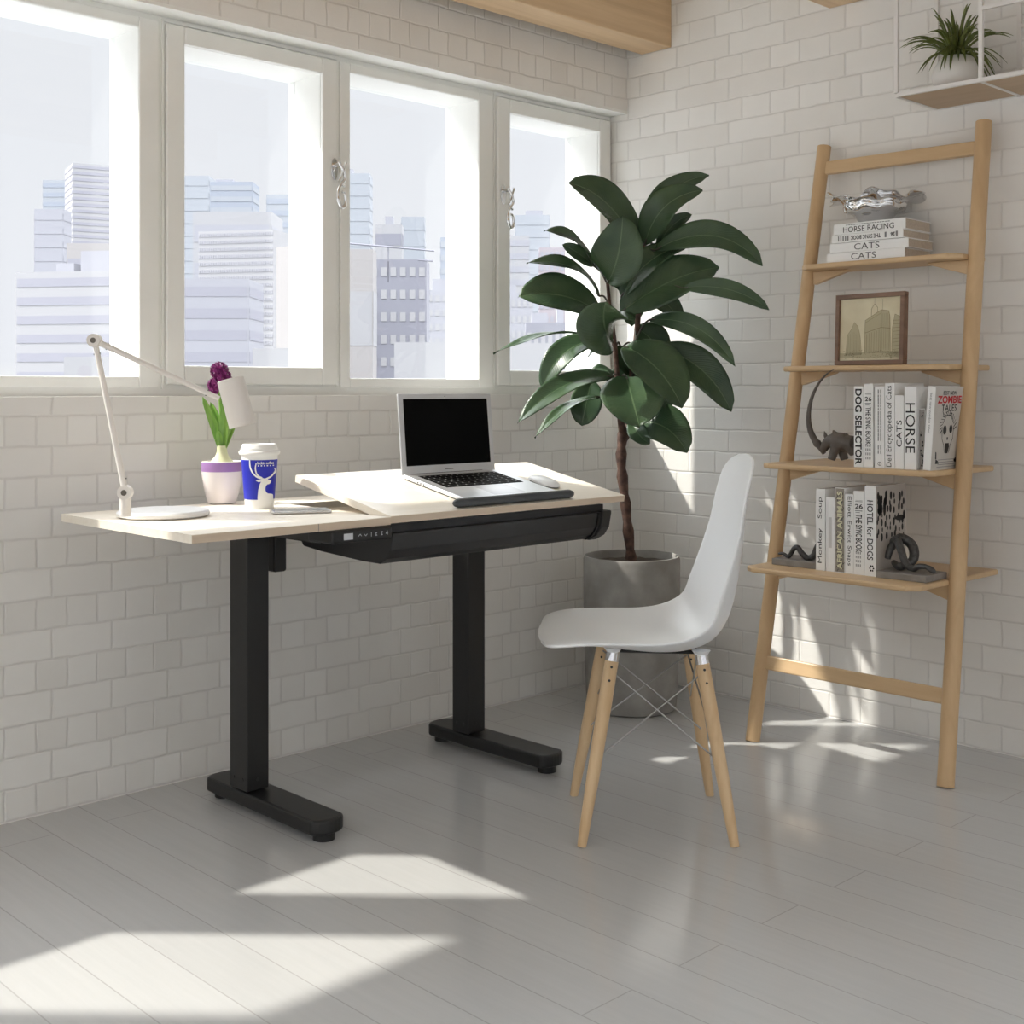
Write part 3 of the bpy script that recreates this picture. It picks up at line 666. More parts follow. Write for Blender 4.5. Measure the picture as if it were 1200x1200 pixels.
# tip, base, control, width(px), roll deg, tip depth, base depth, stem point
LV = [
 ((350, 82), (628, 350), (520, 110), 165, 10, 4.06, 4.16, (645, 360)),
 ((566, 208), (508, 470), (560, 380), 190, -6, 4.02, 4.08, (507, 475)),
 ((258, 268), (455, 404), (380, 262), 66, 28, 4.08, 4.16, (507, 480)),
 ((330, 322), (455, 408), (390, 345), 46, -30, 4.10, 4.16, (507, 480)),
 ((190, 395), (472, 522), (400, 362), 80, 28, 4.02, 4.14, (512, 555)),
 ((158, 527), (470, 585), (330, 485), 172, 0, 3.98, 4.12, (518, 600)),
 ((500, 545), (522, 702), (475, 640), 225, -5, 3.98, 4.10, (530, 715)),
 ((60, 748), (440, 678), (280, 640), 42, 45, 3.98, 4.12, (525, 715)),
 ((250, 893), (510, 690), (310, 690), 108, 10, 4.08, 4.14, (533, 700)),
 ((155, 1020), (525, 838), (330, 820), 92, 10, 4.00, 4.13, (545, 845)),
 ((222, 1078), (475, 918), (340, 925), 46, 30, 4.02, 4.13, (552, 925)),
 ((405, 1030), (445, 850), (420, 950), 120, 0, 4.14, 4.18, (548, 860)),
 ((632, 1035), (580, 838), (605, 930), 235, 0, 3.95, 4.09, (560, 850)),
 ((798, 960), (570, 718), (720, 780), 200, -8, 4.00, 4.13, (612, 720)),
 ((990, 975), (700, 725), (900, 770), 130, 12, 4.10, 4.16, (616, 740)),
 ((818, 1135), (625, 1020), (740, 995), 165, 0, 4.06, 4.15, (600, 930)),
 ((672, 1100), (600, 1010), (620, 1070), 70, 10, 4.06, 4.14, (602, 950)),
 ((1005, 797), (668, 617), (880, 590), 66, 30, 3.92, 4.14, (620, 690)),
 ((1138, 577), (800, 492), (990, 460), 58, 30, 3.90, 4.05, (640, 480)),
 ((1112, 405), (690, 345), (940, 200), 105, 15, 3.98, 4.12, (645, 360)),
 ((942, 412), (555, 590), (760, 430), 185, 0, 4.08, 4.12, (632, 560)),
 ((826, 322), (560, 530), (650, 350), 120, -15, 4.12, 4.14, (632, 560)),
 ((878, 110), (652, 322), (700, 130), 130, 0, 4.05, 4.14, (647, 330)),
 ((903, 52), (648, 318), (690, 80), 90, 20, 4.12, 4.18, (646, 320)),
 ((835, 207), (700, 330), (760, 220), 56, 20, 4.16, 4.18, (646, 330)),
 ((752, 970), (630, 840), (700, 860), 90, 10, 4.12, 4.17, (604, 830)),
 ((428, 832), (540, 842), (480, 785), 44, 20, 4.20, 4.18, (548, 840)),
 ((598, 830), (555, 715), (560, 780), 70, 0, 4.20, 4.18, (540, 720)),
 ((572, 520), (520, 455), (560, 470), 46, 0, 4.18, 4.17, (510, 470)),
 ((780, 930), (600, 740), (730, 800), 165, 0, 4.22, 4.19, (616, 720)),  # from here: hidden rear leaves added to block sun off the wall
 ((800, 1105), (640, 1010), (740, 1005), 125, 0, 4.22, 4.19, (600, 930)),
 ((955, 925), (730, 740), (880, 790), 85, 0, 4.22, 4.19, (616, 740)),
 ((800, 640), (650, 520), (740, 520), 100, 0, 4.20, 4.20, (632, 560)),
 ((560, 960), (600, 800), (560, 860), 130, 0, 4.22, 4.20, (603, 840)),
 ((720, 800), (615, 650), (700, 680), 130, 0, 4.22, 4.20, (616, 700)),
 ((770, 880), (612, 780), (710, 790), 130, 0, 4.22, 4.20, (604, 800)),
 ((690, 480), (635, 420), (690, 420), 110, 0, 4.22, 4.20, (638, 460)),
 ((600, 640), (625, 480), (600, 540), 100, 0, 4.24, 4.20, (630, 520)),
 ((430, 760), (530, 720), (470, 700), 70, 0, 4.36, 4.22, (535, 740)),
]
for (tp, ba, ct, wpx, roll, dt, db, stp) in LV:
    B_ = Z(*ba, db); T_ = Z(*tp, dt); C_ = Z(*ct, (dt+db)/2-.03)
    face = -FW; ax_ = (T_-B_).normalized(); face = Matrix.Rotation(math.radians(roll), 3, ax_) @ (face+V((0, 0, .6))).normalized()
    wm = wpx*.3/FPX*4.08*1.06/max(.5, math.cos(math.radians(roll)))
    def fn(u, v, B_=B_, T_=T_, C_=C_, face=face, wm=wm):
        P = B_*(1-v)**2+C_*2*v*(1-v)+T_*v*v
        T = ((C_-B_)*(1-v)+(T_-C_)*v+V((0, 0, 1e-5))).normalized()
        S = T.cross(face).normalized(); Nn = S.cross(T).normalized()
        if Nn.dot(face) < 0: Nn = -Nn
        k = (u-.5)*2
        sh0 = math.sin(math.pi*min(1, v)**.92)
        ww = wm*(max(0, sh0)**.62)*(1 if v < .93 else 1-.6*(v-.93)/.07)+.0008
        return P+S*(k*ww/2)+Nn*((abs(k)**1.2)*ww*.13)+Nn*.004*math.sin(v*9+k*2)*abs(k)
    m = MB(); m.grid(fn, 10, 26, uv=True); lf = m.build('leaf', M_LEAF, pl, solid=.0012)
    st = Z(*stp, 4.17); mid = (st+B_)/2+V((0, 0, .012))
    m = MB().tube(catmull([st, mid, B_, fn(.5, .06)], 5), .0032, 8); m.build('petiole', M_STEM, lf)

# ================================================================== LADDER SHELF
FB, FT = V((-.402, -.836, 0)), on(966, 172, 'x', -.045)
NB_, NT = V((-.399, -1.444, 0)), on(1153, 143, 'x', -.045)
lad = thing('ladder_shelf', 'leaning light wood ladder shelf with round rails and four boards', 'ladder shelf', (-.25, -1.14, 0))
MB().tube([FB, FT], .0215, 28).build('rail', M_OAK, lad, bevel=.003)
MB().tube([NB_, NT], .0225, 28).build('rail', M_OAK, lad, bevel=.003)
def railx(z, P, Q): t = (z-P.z)/(Q.z-P.z); return P.lerp(Q, t)
for z in (1.742, .230):
    a_, b_ = railx(z, FB, FT), railx(z-.004, NB_, NT)
    d = (b_-a_); L_ = d.length; d.normalize(); upv = (FT-FB).normalized(); nx = d.cross(upv).normalized(); upv = nx.cross(d).normalized()
    MR = Matrix.Translation(a_) @ Matrix((d, upv, nx)).transposed().to_4x4()
    MB().box(.005, L_-.005, -.021, .021, -.009, .009, M=MR).build('rung', M_OAKY, lad, bevel=.004)
SH = [(1.4285, -.205, -.036), (1.1165, -.300, -.030), (.8285, -.400, -.026), (.5325, -.495, -.022)]
for z, xf, xb in SH:
    a_, b_ = railx(z, FB, FT), railx(z, NB_, NT)
    ya, yb = a_.y-.012, b_.y+.012
    if z < .6: ya -= .012
    ch_ = .045
    pts = [(xb, ya+.02 if False else ya), (xf+.02, ya), (xf, ya-.03), (xf, yb+.035), (xf+.035, yb+.004), (xb, yb)]
    # thin board with an undercut edge; slots let the round rails pass
    b = MB().prism(pts, z-.016, z); o = b.build('shelf_board', M_OAKY, lad, bevel=.005, seg=2)
    for P, sg in ((a_, -1), (b_, 1)):
        y0 = P.y+sg*.018; tri = [(0, 0), (.125, 0), (.118, -.006), (.006, -.040), (0, -.040)]
        mm = Matrix.Translation((P.x-.012, y0, z-.0165)) @ Matrix(((0, 0, 1, 0), (sg, 0, 0, 0), (0, 1, 0, 0), (0, 0, 0, 1)))
        MB().prism(tri, 0, .020, M=mm).build('bracket', M_OAKY, lad, bevel=.002)
ZS = [s[0] for s in SH]
XN, ZN, YNN = (0, -1, 0), (0, 0, 1), None

# ---- books
def book(label, group, M, th, w_, h, nm='book', band=None):
    """M: local x = depth from spine, y = thickness, z = height, origin = lower spine corner."""
    e = thing(nm, label, 'book', M.translation, group)
    c_ = MB(); t = .0022
    c_.box(0, w_, 0, t, 0, h, M=M); c_.box(0, w_, th-t, th, 0, h, M=M); c_.box(0, t, t, th-t, 0, h, M=M)
    cov = c_.build('cover', M_PAPER, e)
    MB().box(t, w_-.004, t, th-t, .003, h-.003, M=M).build('page_block', M_PAGES, e)
    return e
def upright(y_left, x, z, lean=0, yaw=0):
    # spine faces -X ; thickness runs toward -Y from y_left
    Mx_ = Matrix(((1, 0, 0, 0), (0, -1, 0, 0), (0, 0, 1, 0), (0, 0, 0, 1)))
    return Matrix.Translation((x, y_left, z)) @ Matrix.Rotation(lean, 4, 'X') @ Matrix.Rotation(yaw, 4, 'Z') @ Mx_
def spine(e, s, M, th, h, za, zb, mode='down', fill=.62, mat=None, bold=0, nm='title_lettering'):
    zc = (za+zb)/2*h; L_ = abs(zb-za)*h
    c = M @ V((-.0002, th/2, zc)); R3 = M.to_3x3()
    right = R3 @ V((0, 1, 0)); up = R3 @ V((0, 0, 1))       # viewer's right is +thickness
    if mode == 'down': X, Y = -up, right
    elif mode == 'up': X, Y = up, -right
    else: X, Y = right, up
    if mode == 'flat': return letters(e, s, c, X, Y, th*fill, L_, mat or M_INK, nm, bold)
    return letters(e, s, c, X, Y, L_, th*fill, mat or M_INK, nm, bold)

# shelf 3 (second from the bottom): y boundaries of spines at x=-.38
z3 = ZS[2]; X3 = -.372
g3 = 'upright books on the second shelf from the bottom'
def scale_y(y): return y
B3 = [('DOG SELECTOR', -1.157, .030, .226, 'down', .03, .97, .72, .03), ('SYNC', -1.188, .029, .234, None, 0, 0, 0, 0), ('GREY', -1.222, .030, .226, None, 0, 0, 0, 0),
      ('Dell Encyclopedia of Cats', -1.2535, .029, .235, 'up', .02, .97, .70, 0), ('CATS', -1.283, .027, .202, 'up', .30, .66, .62, 0), ('HORSE', -1.3115, .036, .226, 'down', .20, .80, .78, 0)]
lab3 = {'DOG SELECTOR': 'white upright book with bold DOG SELECTOR spine beside the rhino', 'SYNC': 'upright SYNC BOOK to the right of DOG SELECTOR, second shelf from the bottom',
        'GREY': 'white upright book with faint tiny grey spine text, left of the encyclopedia of cats', 'Dell Encyclopedia of Cats': 'white upright book titled Dell Encyclopedia of Cats',
        'CATS': 'shortest white upright book titled CATS, left of HORSE', 'HORSE': 'thick white upright book with large HORSE on its spine'}
def sync_spine(e, M, th, h):
    spine(e, '26', M, th, h, .79, .845, 'flat', .72, M_INK, .02, 'volume_number')
    mb = MB(); R3 = M.to_3x3(); c = M @ V((-.0002, th/2, 0)); right = R3 @ V((0, 1, 0)); up = R3 @ V((0, 0, 1))
    strokes(mb, c, right, up, [([(-th*.32, h*.875), (th*.32, h*.875)], .0016), ([(-th*.32, h*.888), (th*.32, h*.888)], .0008), ([(-th*.34, h*.765), (th*.30, h*.765)], .002), ([(-th*.30, h*.745), (th*.1, h*.745)], .0016)])
    strokes(mb, c, right, up, [([(-th*.25+k*.0045, h*(.10+.05*j)), (-th*.25+k*.0045, h*(.125+.05*j))], .002) for k in range(4) for j in range(4)])
    mb.build('small_print', M_GREY, e)
    spine(e, 'THE SYNC BOOK', M, th, h, .27, .72, 'down', .58, M_INK, .015)
for (nm, yl, th, h, mode, za, zb, fill, bold) in B3:
    M = upright(yl, X3, z3+.0005); e = book(lab3[nm], g3, M, th-.001, .165, h)
    if nm == 'SYNC': sync_spine(e, M, th-.001, h)
    elif nm == 'GREY':
        mb = MB(); R3 = M.to_3x3(); c = M @ V((-.0002, th/2, 0)); rnd = random.Random(5)
        ln = []
        z = .18*h
        while z < .95*h:
            l = rnd.uniform(.004, .011)
            if .28*h < z < .32*h: z += .01; continue
            for q in (-.004, .0035): ln.append(([(q, z), (q, z+l)], .0028))
            z += l+rnd.uniform(.002, .004)
        strokes(mb, c, R3 @ V((0, 1, 0)), R3 @ V((0, 0, 1)), ln); mb.build('small_print', M_GREY, e)
        mb = MB(); R2_ = .0052; ln = [([(R2_*math.cos(k*math.pi/8), .055*h+R2_*math.sin(k*math.pi/8)) for k in range(17)], .0011), ([(0, .055*h-.004), (0, .055*h+.004)], .001)]
        strokes(mb, c, R3 @ V((0, 1, 0)), R3 @ V((0, 0, 1)), ln); mb.build('publisher_mark', M_INK, e)
    else: spine(e, nm, M, th-.001, h, za, zb, mode, fill, M_INK, bold)
# dark patterned book, then the leaning zombie book
M = upright(-1.349, X3+.012, z3+.0005); e = book('grey patterned book squeezed between HORSE and the leaning zombie book', g3, M, .016, .150, .165)
mb = MB(); rnd = random.Random(9); R3 = M.to_3x3(); c = M @ V((-.0002, .008, 0))
MB().box(-.0004, 0, .0005, .0155, .001, .164, M=M).build('spine_print', principled('spine_grey', (.30, .28, .26), .6), e)
blobs(mb, c, R3 @ V((0, 1, 0)), R3 @ V((0, 0, 1)), [[(a_+r*math.cos(q*1.05), b_+r*1.4*math.sin(q*1.05)) for q in range(6)] for a_, b_, r in [(rnd.uniform(-.004, .004), rnd.uniform(.01, .155), rnd.uniform(.001, .003)) for _ in range(26)]], lift=.0008)
mb.build('spine_pattern', M_INK, e)
lean = math.radians(4.0)
M = upright(-1.3675, X3-.004, z3+.0005+.021*math.sin(abs(lean)), lean=lean)
th, h, wz = .021, .226, .165
e = book('leaning white paperback titled BEST NEW ZOMBIE TALES with ink skull on its cover', g3, M, th, wz, h)
R3 = M.to_3x3()
Xc = R3 @ V((1, 0, 0)); Yc = R3 @ V((0, 0, 1)); cc = M @ V((wz/2, th+.0004, 0))
if Xc.cross(Yc).y > 0: pass
fx = principled('zombie_cover_tone', (.58, .55, .51), .55)
MB().box(.002, wz-.001, th, th+.0004, .001, h-.001, M=M).build('front_cover_print', fx, e)
letters(e, 'BEST NEW', cc+Yc*(h*.925), Xc, Yc, .075, .010, M_INK, bold=.01)
letters(e, 'ZOMBIE', cc+Yc*(h*.845), Xc, Yc, .135, .021, M_RED, bold=.03)
letters(e, 'TALES', cc+Yc*(h*.745), Xc, Yc, .085, .018, M_INK, bold=.01)
mb = MB(); O = h*.425
def ell(cx, cy, rx, ry, n=14): return [(cx+rx*math.cos(k*2*math.pi/n), cy+ry*math.sin(k*2*math.pi/n)) for k in range(n)]
blobs(mb, cc+Yc*O, Xc, Yc, [ell(-.017, .012, .010, .013), ell(.017, .014, .009, .012), [(-.004, -.008), (.004, -.008), (.002, -.016), (-.002, -.016)], [(-.010, -.024), (.010, -.024), (.013, -.034), (.006, -.052), (-.006, -.052), (-.010, -.036)], [(-.058, -.066), (-.044, -.072), (-.040, -.079), (-.060, -.079)], [(.044, -.070), (.060, -.062), (.062, -.078), (.046, -.076)], [(-.062, -.046), (-.056, -.048), (-.054, -.066), (-.061, -.066)]])
rnd = random.Random(2); ln = []
for k in range(16):
    q = math.pi*(k/15)*1.1-.15; r0 = .033; ln.append(([(r0*math.cos(q), .018+r0*math.sin(q)), ((r0+.014)*math.cos(q+.2), .018+(r0+.012)*math.sin(q+.2))], rnd.uniform(.0012, .003)))
ln += [([(-.033, .02), (-.030, -.012), (-.018, -.03), (-.012, -.05)], .0022), ([(.033, .02), (.030, -.012), (.018, -.03), (.012, -.05)], .0022), ([(-.03, .03), (-.012, .052), (.012, .052), (.03, .03)], .002), ([(-.028, .052), (-.034, .062)], .003), ([(.006, .058), (.02, .056)], .002), ([(-.006, .062), (-.016, .060)], .002)]
strokes(mb, cc+Yc*O, Xc, Yc, ln); mb.build('ink_skull', M_INK, e)
mb = MB(); ln = [([(-.05+.004*(k % 2), .008+.0065*k), (.055-.006*(k % 3), .008+.0065*k)], .0016) for k in range(4)]
strokes(mb, cc, Xc, Yc, ln)
mb.build('small_print', M_GREY, e)
spine(e, 'best new zombie tales', M, th, h, .45, .92, 'down', .30, M_GREY, 0)

# shelf 4 (bottom)
z4 = ZS[3]; X4 = -.410
g4 = 'upright books on the bottom shelf'
B4 = [('Monkey   Soup', -1.058, .030, .231, 'up', .09, .90, .55, 0, 'white upright book titled Monkey Soup, leftmost on the bottom shelf'),
      ('PLAIN', -1.091, .028, .209, None, 0, 0, 0, 0, 'plain off-white book with faint spine bands, right of Monkey Soup'),
      ('AFRICAN ANIMALS', -1.1205, .030, .238, 'up', .03, .97, .62, .02, 'grey animal-print patterned spine titled AFRICAN ANIMALS'),
      ('Elliott Erwitt Snaps', -1.152, .026, .222, 'down', .10, .97, .60, 0, 'white upright book titled Elliott Erwitt Snaps'),
      ('SYNC', -1.1785, .034, .232, None, 0, 0, 0, 0, 'SYNC BOOK standing left of HOTEL for DOGS on the bottom shelf'),
      ('HOTEL for DOGS', -1.213, .034, .248, 'down', .18, .84, .55, .01, 'tallest book on the bottom shelf, HOTEL for DOGS, with spotted black cover')]
for (nm, yl, th, h, mode, za, zb, fill, bold, lb) in B4:
    M = upright(yl, X4, z4+.0005); th -= .0008; e = book(lb, g4, M, th, .165, h)
    R3 = M.to_3x3(); c = M @ V((-.0002, th/2, 0)); XR, UP = R3 @ V((0, 1, 0)), R3 @ V((0, 0, 1))
    if nm == 'SYNC': sync_spine(e, M, th, h)
    elif nm == 'PLAIN':
        mb = MB(); strokes(mb, c, XR, UP, [([(0, .07), (0, .15)], .010), ([(-.008, .01), (-.008, .2)], .001)]); mb.build('spine_bands', principled('pale_ink', (.62, .61, .60), .6), e)
    elif nm.startswith('AFR'):
        MB().box(-.0004, 0, .001, th-.001, .002, h-.002, M=M).build('spine_print', principled('spine_taupe', (.30, .27, .23), .6), e)
        mb = MB(); rnd = random.Random(4)
        strokes(mb, c, XR, UP, [([(a_, b_), (a_+rnd.uniform(-.006, .006), b_+rnd.uniform(-.008, .008))], .0014) for a_, b_ in [(rnd.uniform(-.011, .011), rnd.uniform(.008, h-.008)) for _ in range(90)]], lift=.0008); mb.build('spine_pattern', M_INK, e)
        letters(e, nm, c+UP*(h/2), UP, -XR, h*.92, th*.55, principled('pale_title', (.75, .74, .52), .6), bold=.03, lift=.0014)
    else: spine(e, nm, M, th, h, za, zb, mode, fill, M_INK, bold)
    if nm.startswith('HOTEL'):
        cc = M @ V((.0825, th+.0002, 0)); Xc = R3 @ V((1, 0, 0)); Yc = R3 @ V((0, 0, 1)); mb = MB(); rnd = random.Random(12)
        MB().box(.002, .164, th, th+.0003, .001, h-.001, M=M).build('front_cover_print', principled('hotel_cover_tone', (.50, .46, .42), .6), e)
        pol = []
        for row in range(7):
            for k in range(7):
                a_ = -.07+.0225*k+rnd.uniform(-.006, .006); b_ = h*(.88-.075*row)+rnd.uniform(-.006, .006); r = rnd.uniform(.004, .009)*(1.3 if row < 3 else 1)
                pol.append(ell(a_, b_, r*.7, r*1.3, 9))
        pol += [ell(-.062, h*.78, .010, .030), ell(-.036, h*.76, .008, .026), ell(.05, h*.62, .028, .008)]
        blobs(mb, cc, Xc, Yc, pol); mb.build('spotted_pattern', M_INK, e)
        mb = MB(); blobs(mb, M @ V((-.0002, th*.65, .022)), XR, UP, [ell(.009*math.cos(k*1.05)*.6, .009*math.sin(k*1.05)*.8, .0026, .0026, 7) for k in range(6)]); mb.build('publisher_mark', M_INK, e)

# shelf 1 (top): flat stack, spines to the viewer
z1_ = ZS[0]; g1 = 'flat stacked books on the top shelf'
stack = [('CATS', .0285, -.958, -1.213, 'flat', 'bottom book of the flat stack on the top shelf, titled CATS'), ('CATS', .0285, -.968, -1.221, 'flat', 'second CATS book up in the flat stack on the top shelf'),
         ('SYNCR', .0250, -.975, -1.210, 'rot', 'SYNC BOOK lying upside down in the flat stack on the top shelf'), ('HORSE RACING', .0330, -.981, -1.213, 'flat', 'topmost flat book titled HORSE RACING under the silver bowl')]
zz = z1_+.0005; X1 = -.190
yaws = [0, 1.5, -1, 1.2]
for (nm, th, ya, yb, mode, lb), yw in zip(stack, yaws):
    L_ = abs(yb-ya)
    # local x depth, y thickness->z up, z height -> -Y
    R = Matrix(((1, 0, 0), (0, 0, -1), (0, 1, 0))).to_4x4()
    M = Matrix.Translation((X1, ya, zz)) @ Matrix.Rotation(math.radians(yw), 4, 'Z') @ R
    th2 = th-.0012; e = book(lb, g1, M, th2, .160, L_)
    c = M @ V((-.0002, th2/2, L_/2)); R3 = M.to_3x3(); XR = R3 @ V((0, 0, 1)); UP = R3 @ V((0, 1, 0))
    if nm == 'SYNCR':
        letters(e, 'THE SYNC BOOK', c-XR*.004, -XR, -UP, .100, th2*.52, M_INK, bold=.015)
        letters(e, '26', c+XR*.085, -XR, -UP, .014, th2*.45, M_INK, 'volume_number', bold=.02)
        mb = MB(); strokes(mb, c, XR, UP, [([(-.095+.008*k, -.006), (-.095+.008*k, .007)], .004) for k in range(5)]+[([(.062, -.006), (.062, .006)], .006), ([(.098, -.006), (.098, .006)], .006)]); mb.build('small_print', M_GREY, e)
    elif nm == 'CATS': letters(e, nm, c-XR*.005, XR, UP, .082, th2*.68, principled('ink_soft', (.12, .12, .12), .6))
    else:
        letters(e, nm, c-XR*.002-UP*.003, XR, UP, .165, th2*.52, M_INK)
        mb = MB(); strokes(mb, c+UP*.0105, XR, UP, [([(-.075+.0085*k, 0), (-.075+.0085*k+.0055, 0)], .0022) for k in range(17)]); mb.build('small_print', M_GREY, e)
    zz += th
ZSTK = zz
# silver bowl
BC = V((-.122, -1.078, ZSTK))
def lob(r, z, q):
    t = max(0, 1-abs(r-.082)/.026); k = max(0, (r-.092)/.044)
    r2 = r*(1+.10*t*abs(math.sin(4*q+.4)))*(1+.10*k*math.sin(5*q+.6)+.05*k*math.sin(13*q))
    return r2, z+k*(.011*math.sin(5*q+2.0)+.005*math.sin(11*q))+.004*t*math.sin(8*q)
prof = catmull([(0, .001, 0), (.034, 0, 0), (.044, .004, 0), (.056, .018, 0), (.064, .028, 0), (.080, .036, 0), (.086, .048, 0), (.084, .058, 0), (.094, .068, 0), (.115, .072, 0), (.136, .076, 0)], 4)
prof = [(p.x, p.y) for p in prof]
m = MB().lathe(BC, prof, 160, mod=lob); tag(m.build('silver_bowl', M_CHR, origin=BC, solid=.0022, sub=1), 'polished silver bowl with ruffled flower-like rim on the top shelf book stack', 'bowl')

# framed picture on shelf 2
FZ = ZS[1]; p0 = on(977.5, 424, 'x', -.265); p0.z = FZ+.0005
dirw = (on(1058, 423, 'x', -.282)-on(977.5, 424, 'x', -.265)); dirw.z = 0; FWd = dirw.length; dirw.normalize()
fh = .206
nrm = V((dirw.y, -dirw.x, 0)); nrm = nrm if nrm.x < 0 else -nrm
leanf = math.radians(2.2)
upf = (V((0, 0, 1))*math.cos(leanf)-nrm*math.sin(leanf)).normalized(); nf = dirw.cross(upf).normalized()
if nf.dot(nrm) < 0: nf = -nf
MF = Matrix.Translation(p0+V((0, 0, .001))) @ Matrix((dirw, upf, nf)).transposed().to_4x4()
fr = thing('framed_picture', 'small square walnut-framed sepia drawing of city buildings on the third shelf up', 'picture', p0)
m = MB(); b_ = .013
m.box(0, FWd, 0, b_, -.022, 0, M=MF); m.box(0, FWd, fh-b_, fh, -.022, 0, M=MF); m.box(0, b_, b_, fh-b_, -.022, 0, M=MF); m.box(FWd-b_, FWd, b_, fh-b_, -.022, 0, M=MF)
m.build('frame', M_WALNUT, fr, bevel=.001)
MB().box(b_, FWd-b_, b_, fh-b_, -.018, -.008, M=MF).build('print', M_SEPIA, fr)
cP = MF @ V((b_, b_, -.008)); W_, H_ = FWd-2*b_, fh-2*b_
def q_(pts): return [(x*W_, y*H_) for x, y in pts]
mb = MB(); blobs(mb, cP, dirw, upf, [q_([(.42, .12), (.68, .12), (.68, .80), (.42, .64)]), q_([(.10, .08), (.36, .08), (.34, .40), (.30, .55), (.24, .62), (.20, .52), (.13, .42)]), q_([(.68, .12), (.84, .12), (.82, .70), (.80, .78), (.68, .80)]), q_([(.86, .06), (.99, .06), (.99, .68), (.90, .72), (.86, .5)]), q_([(0, .04), (1, .04), (1, .14), (0, .12)])]); mb.build('building_wash', M_SEPI3, fr)
mb = MB(); rnd = random.Random(8); ln = []
ln += [(q_([(.42, .1), (.42, .64), (.68, .80), (.80, .78), (.82, .70), (.84, .1)]), .0012), (q_([(.68, .12), (.68, .80)]), .0014), (q_([(.42, .44), (.68, .52), (.83, .50)]), .0014), (q_([(.42, .60), (.68, .75)]), .0009), (q_([(.52, .70), (.52, .82), (.57, .90), (.62, .84), (.62, .77)]), .0012), (q_([(.57, .90), (.57, .99)]), .0009), (q_([(.70, .80), (.70, .97)]), .0009),
       (q_([(.10, .08), (.13, .42), (.20, .52), (.24, .62), (.30, .55), (.34, .40), (.37, .1)]), .0008), (q_([(.86, .06), (.86, .5), (.90, .72), (.99, .68)]), .001)]
for k in range(6): ln.append((q_([(.45+.04*k, .14), (.45+.04*k, .42+.012*k)]), .0010))
for k in range(5): ln.append((q_([(.70+.028*k, .16), (.70+.028*k, .74)]), .0007))
for k in range(6): ln.append((q_([(.14+.035*k, .12), (.15+.03*k, .40+.03*min(k, 5-k))]), .0006))
for k in range(10): ln.append((q_([(.87, .10+.058*k), (.98, .12+.056*k)]), .0009))
for k in range(90):
    x, y = rnd.uniform(.02, .96), rnd.uniform(.02, .16); ln.append((q_([(x, y), (x+rnd.uniform(-.02, .03), y+rnd.uniform(-.015, .015))]), rnd.uniform(.0007, .0018)))
strokes(mb, cP, dirw, upf, ln, lift=.0009); mb.build('ink_lines', M_SEPI2, fr)
m = MB().tube([MF @ V((FWd/2, fh*.6, -.022)), MF @ V((FWd/2, 0.004, -.075))], .003, 8); m.build('easel_strut', M_WALNUT, fr)

# rhino bookend: sculpted body with a very long curved horn
RX = -.345
def rp(a_, b_, x=RX): return on(930+a_/9.23, 430+b_/9.23, 'x', x)
rh = thing('rhino_bookend', 'dark cast rhinoceros figure with a huge upward-curving horn beside the books', 'figurine', (RX, -1.07, z3))
def skin(pts, edges, radii, nm, mat, par, sub=2):
    org = WO[par]; me = bpy.data.meshes.new(nm); me.from_pydata([tuple(p-org) for p in pts], edges, []); me.update()
    o = bpy.data.objects.new(nm, me); COL.objects.link(o); o.parent = par; WO[o] = org; me.materials.append(mat)
    sk = o.modifiers.new('skin', 'SKIN'); sk.use_smooth_shade = True
    if not me.skin_vertices: me.skin_vertices.new()
    for i, r in enumerate(radii): me.skin_vertices[0].data[i].radius = r if isinstance(r, tuple) else (r, r)
    me.skin_vertices[0].data[0].use_root = True
    ss = o.modifiers.new('sub', 'SUBSURF'); ss.levels = ss.render_levels = sub
    # freeze to a mesh so the figure is one real surface
    dg = bpy.context.evaluated_depsgraph_get(); m2 = bpy.data.meshes.new_from_object(o.evaluated_get(dg)); o.modifiers.clear(); o.data = m2
    for p in m2.polygons: p.use_smooth = True
    return o
m = MB()
bp = catmull([rp(655, 838), rp(590, 828), rp(520, 815), rp(445, 800), rp(395, 805), rp(355, 838), rp(328, 885), rp(318, 930)], 5); n = len(bp)
m.tube(bp, [lerpl([.0265, .0265, .026, .0255, .0200, .0165, .0120, .0050], i/(n-1)) for i in range(n)], 20, flat=.9)
for lp, lr in (([rp(460, 860, RX-.012), rp(432, 930, RX-.015), rp(408, 1005, RX-.018)], [.017, .0125, .0115]), ([rp(520, 870, RX+.012), rp(535, 940, RX+.016), rp(552, 1005, RX+.018)], [.016, .0125, .0115]), ([rp(620, 880, RX-.006), rp(650, 950, RX-.006)], [.017, .010])):
    lp[-1].z = max(lp[-1].z, z3+.0035); m.tube(lp, lr, 14)
m.tube([rp(500, 790), rp(448, 735), rp(425, 678)], [.019, .011, .0015], 12); m.tube([rp(560, 790), rp(500, 770), rp(440, 720)], [.021, .017, .006], 12)
m.tube([rp(360, 820), rp(330, 880), rp(300, 880)], [.014, .0125, .008], 12)
o = m.build('body', M_RHINO, rh)
rm = o.modifiers.new('fuse', 'REMESH'); rm.mode = 'VOXEL'; rm.voxel_size = .0022; rm.use_smooth_shade = True
sm_ = o.modifiers.new('soft', 'SMOOTH'); sm_.factor = .8; sm_.iterations = 5
dg = bpy.context.evaluated_depsgraph_get(); m2 = bpy.data.meshes.new_from_object(o.evaluated_get(dg)); o.modifiers.clear(); o.data = m2
yl_ = max(v.co.y for v in m2.vertices)
for v in m2.vertices:      # flat back of the bookend against the first book
    if v.co.y+WO[o].y < -1.1565: v.co.y = -1.1565-WO[o].y
    if v.co.z+WO[o].z < z3+.0003: v.co.z = z3+.0003-WO[o].z
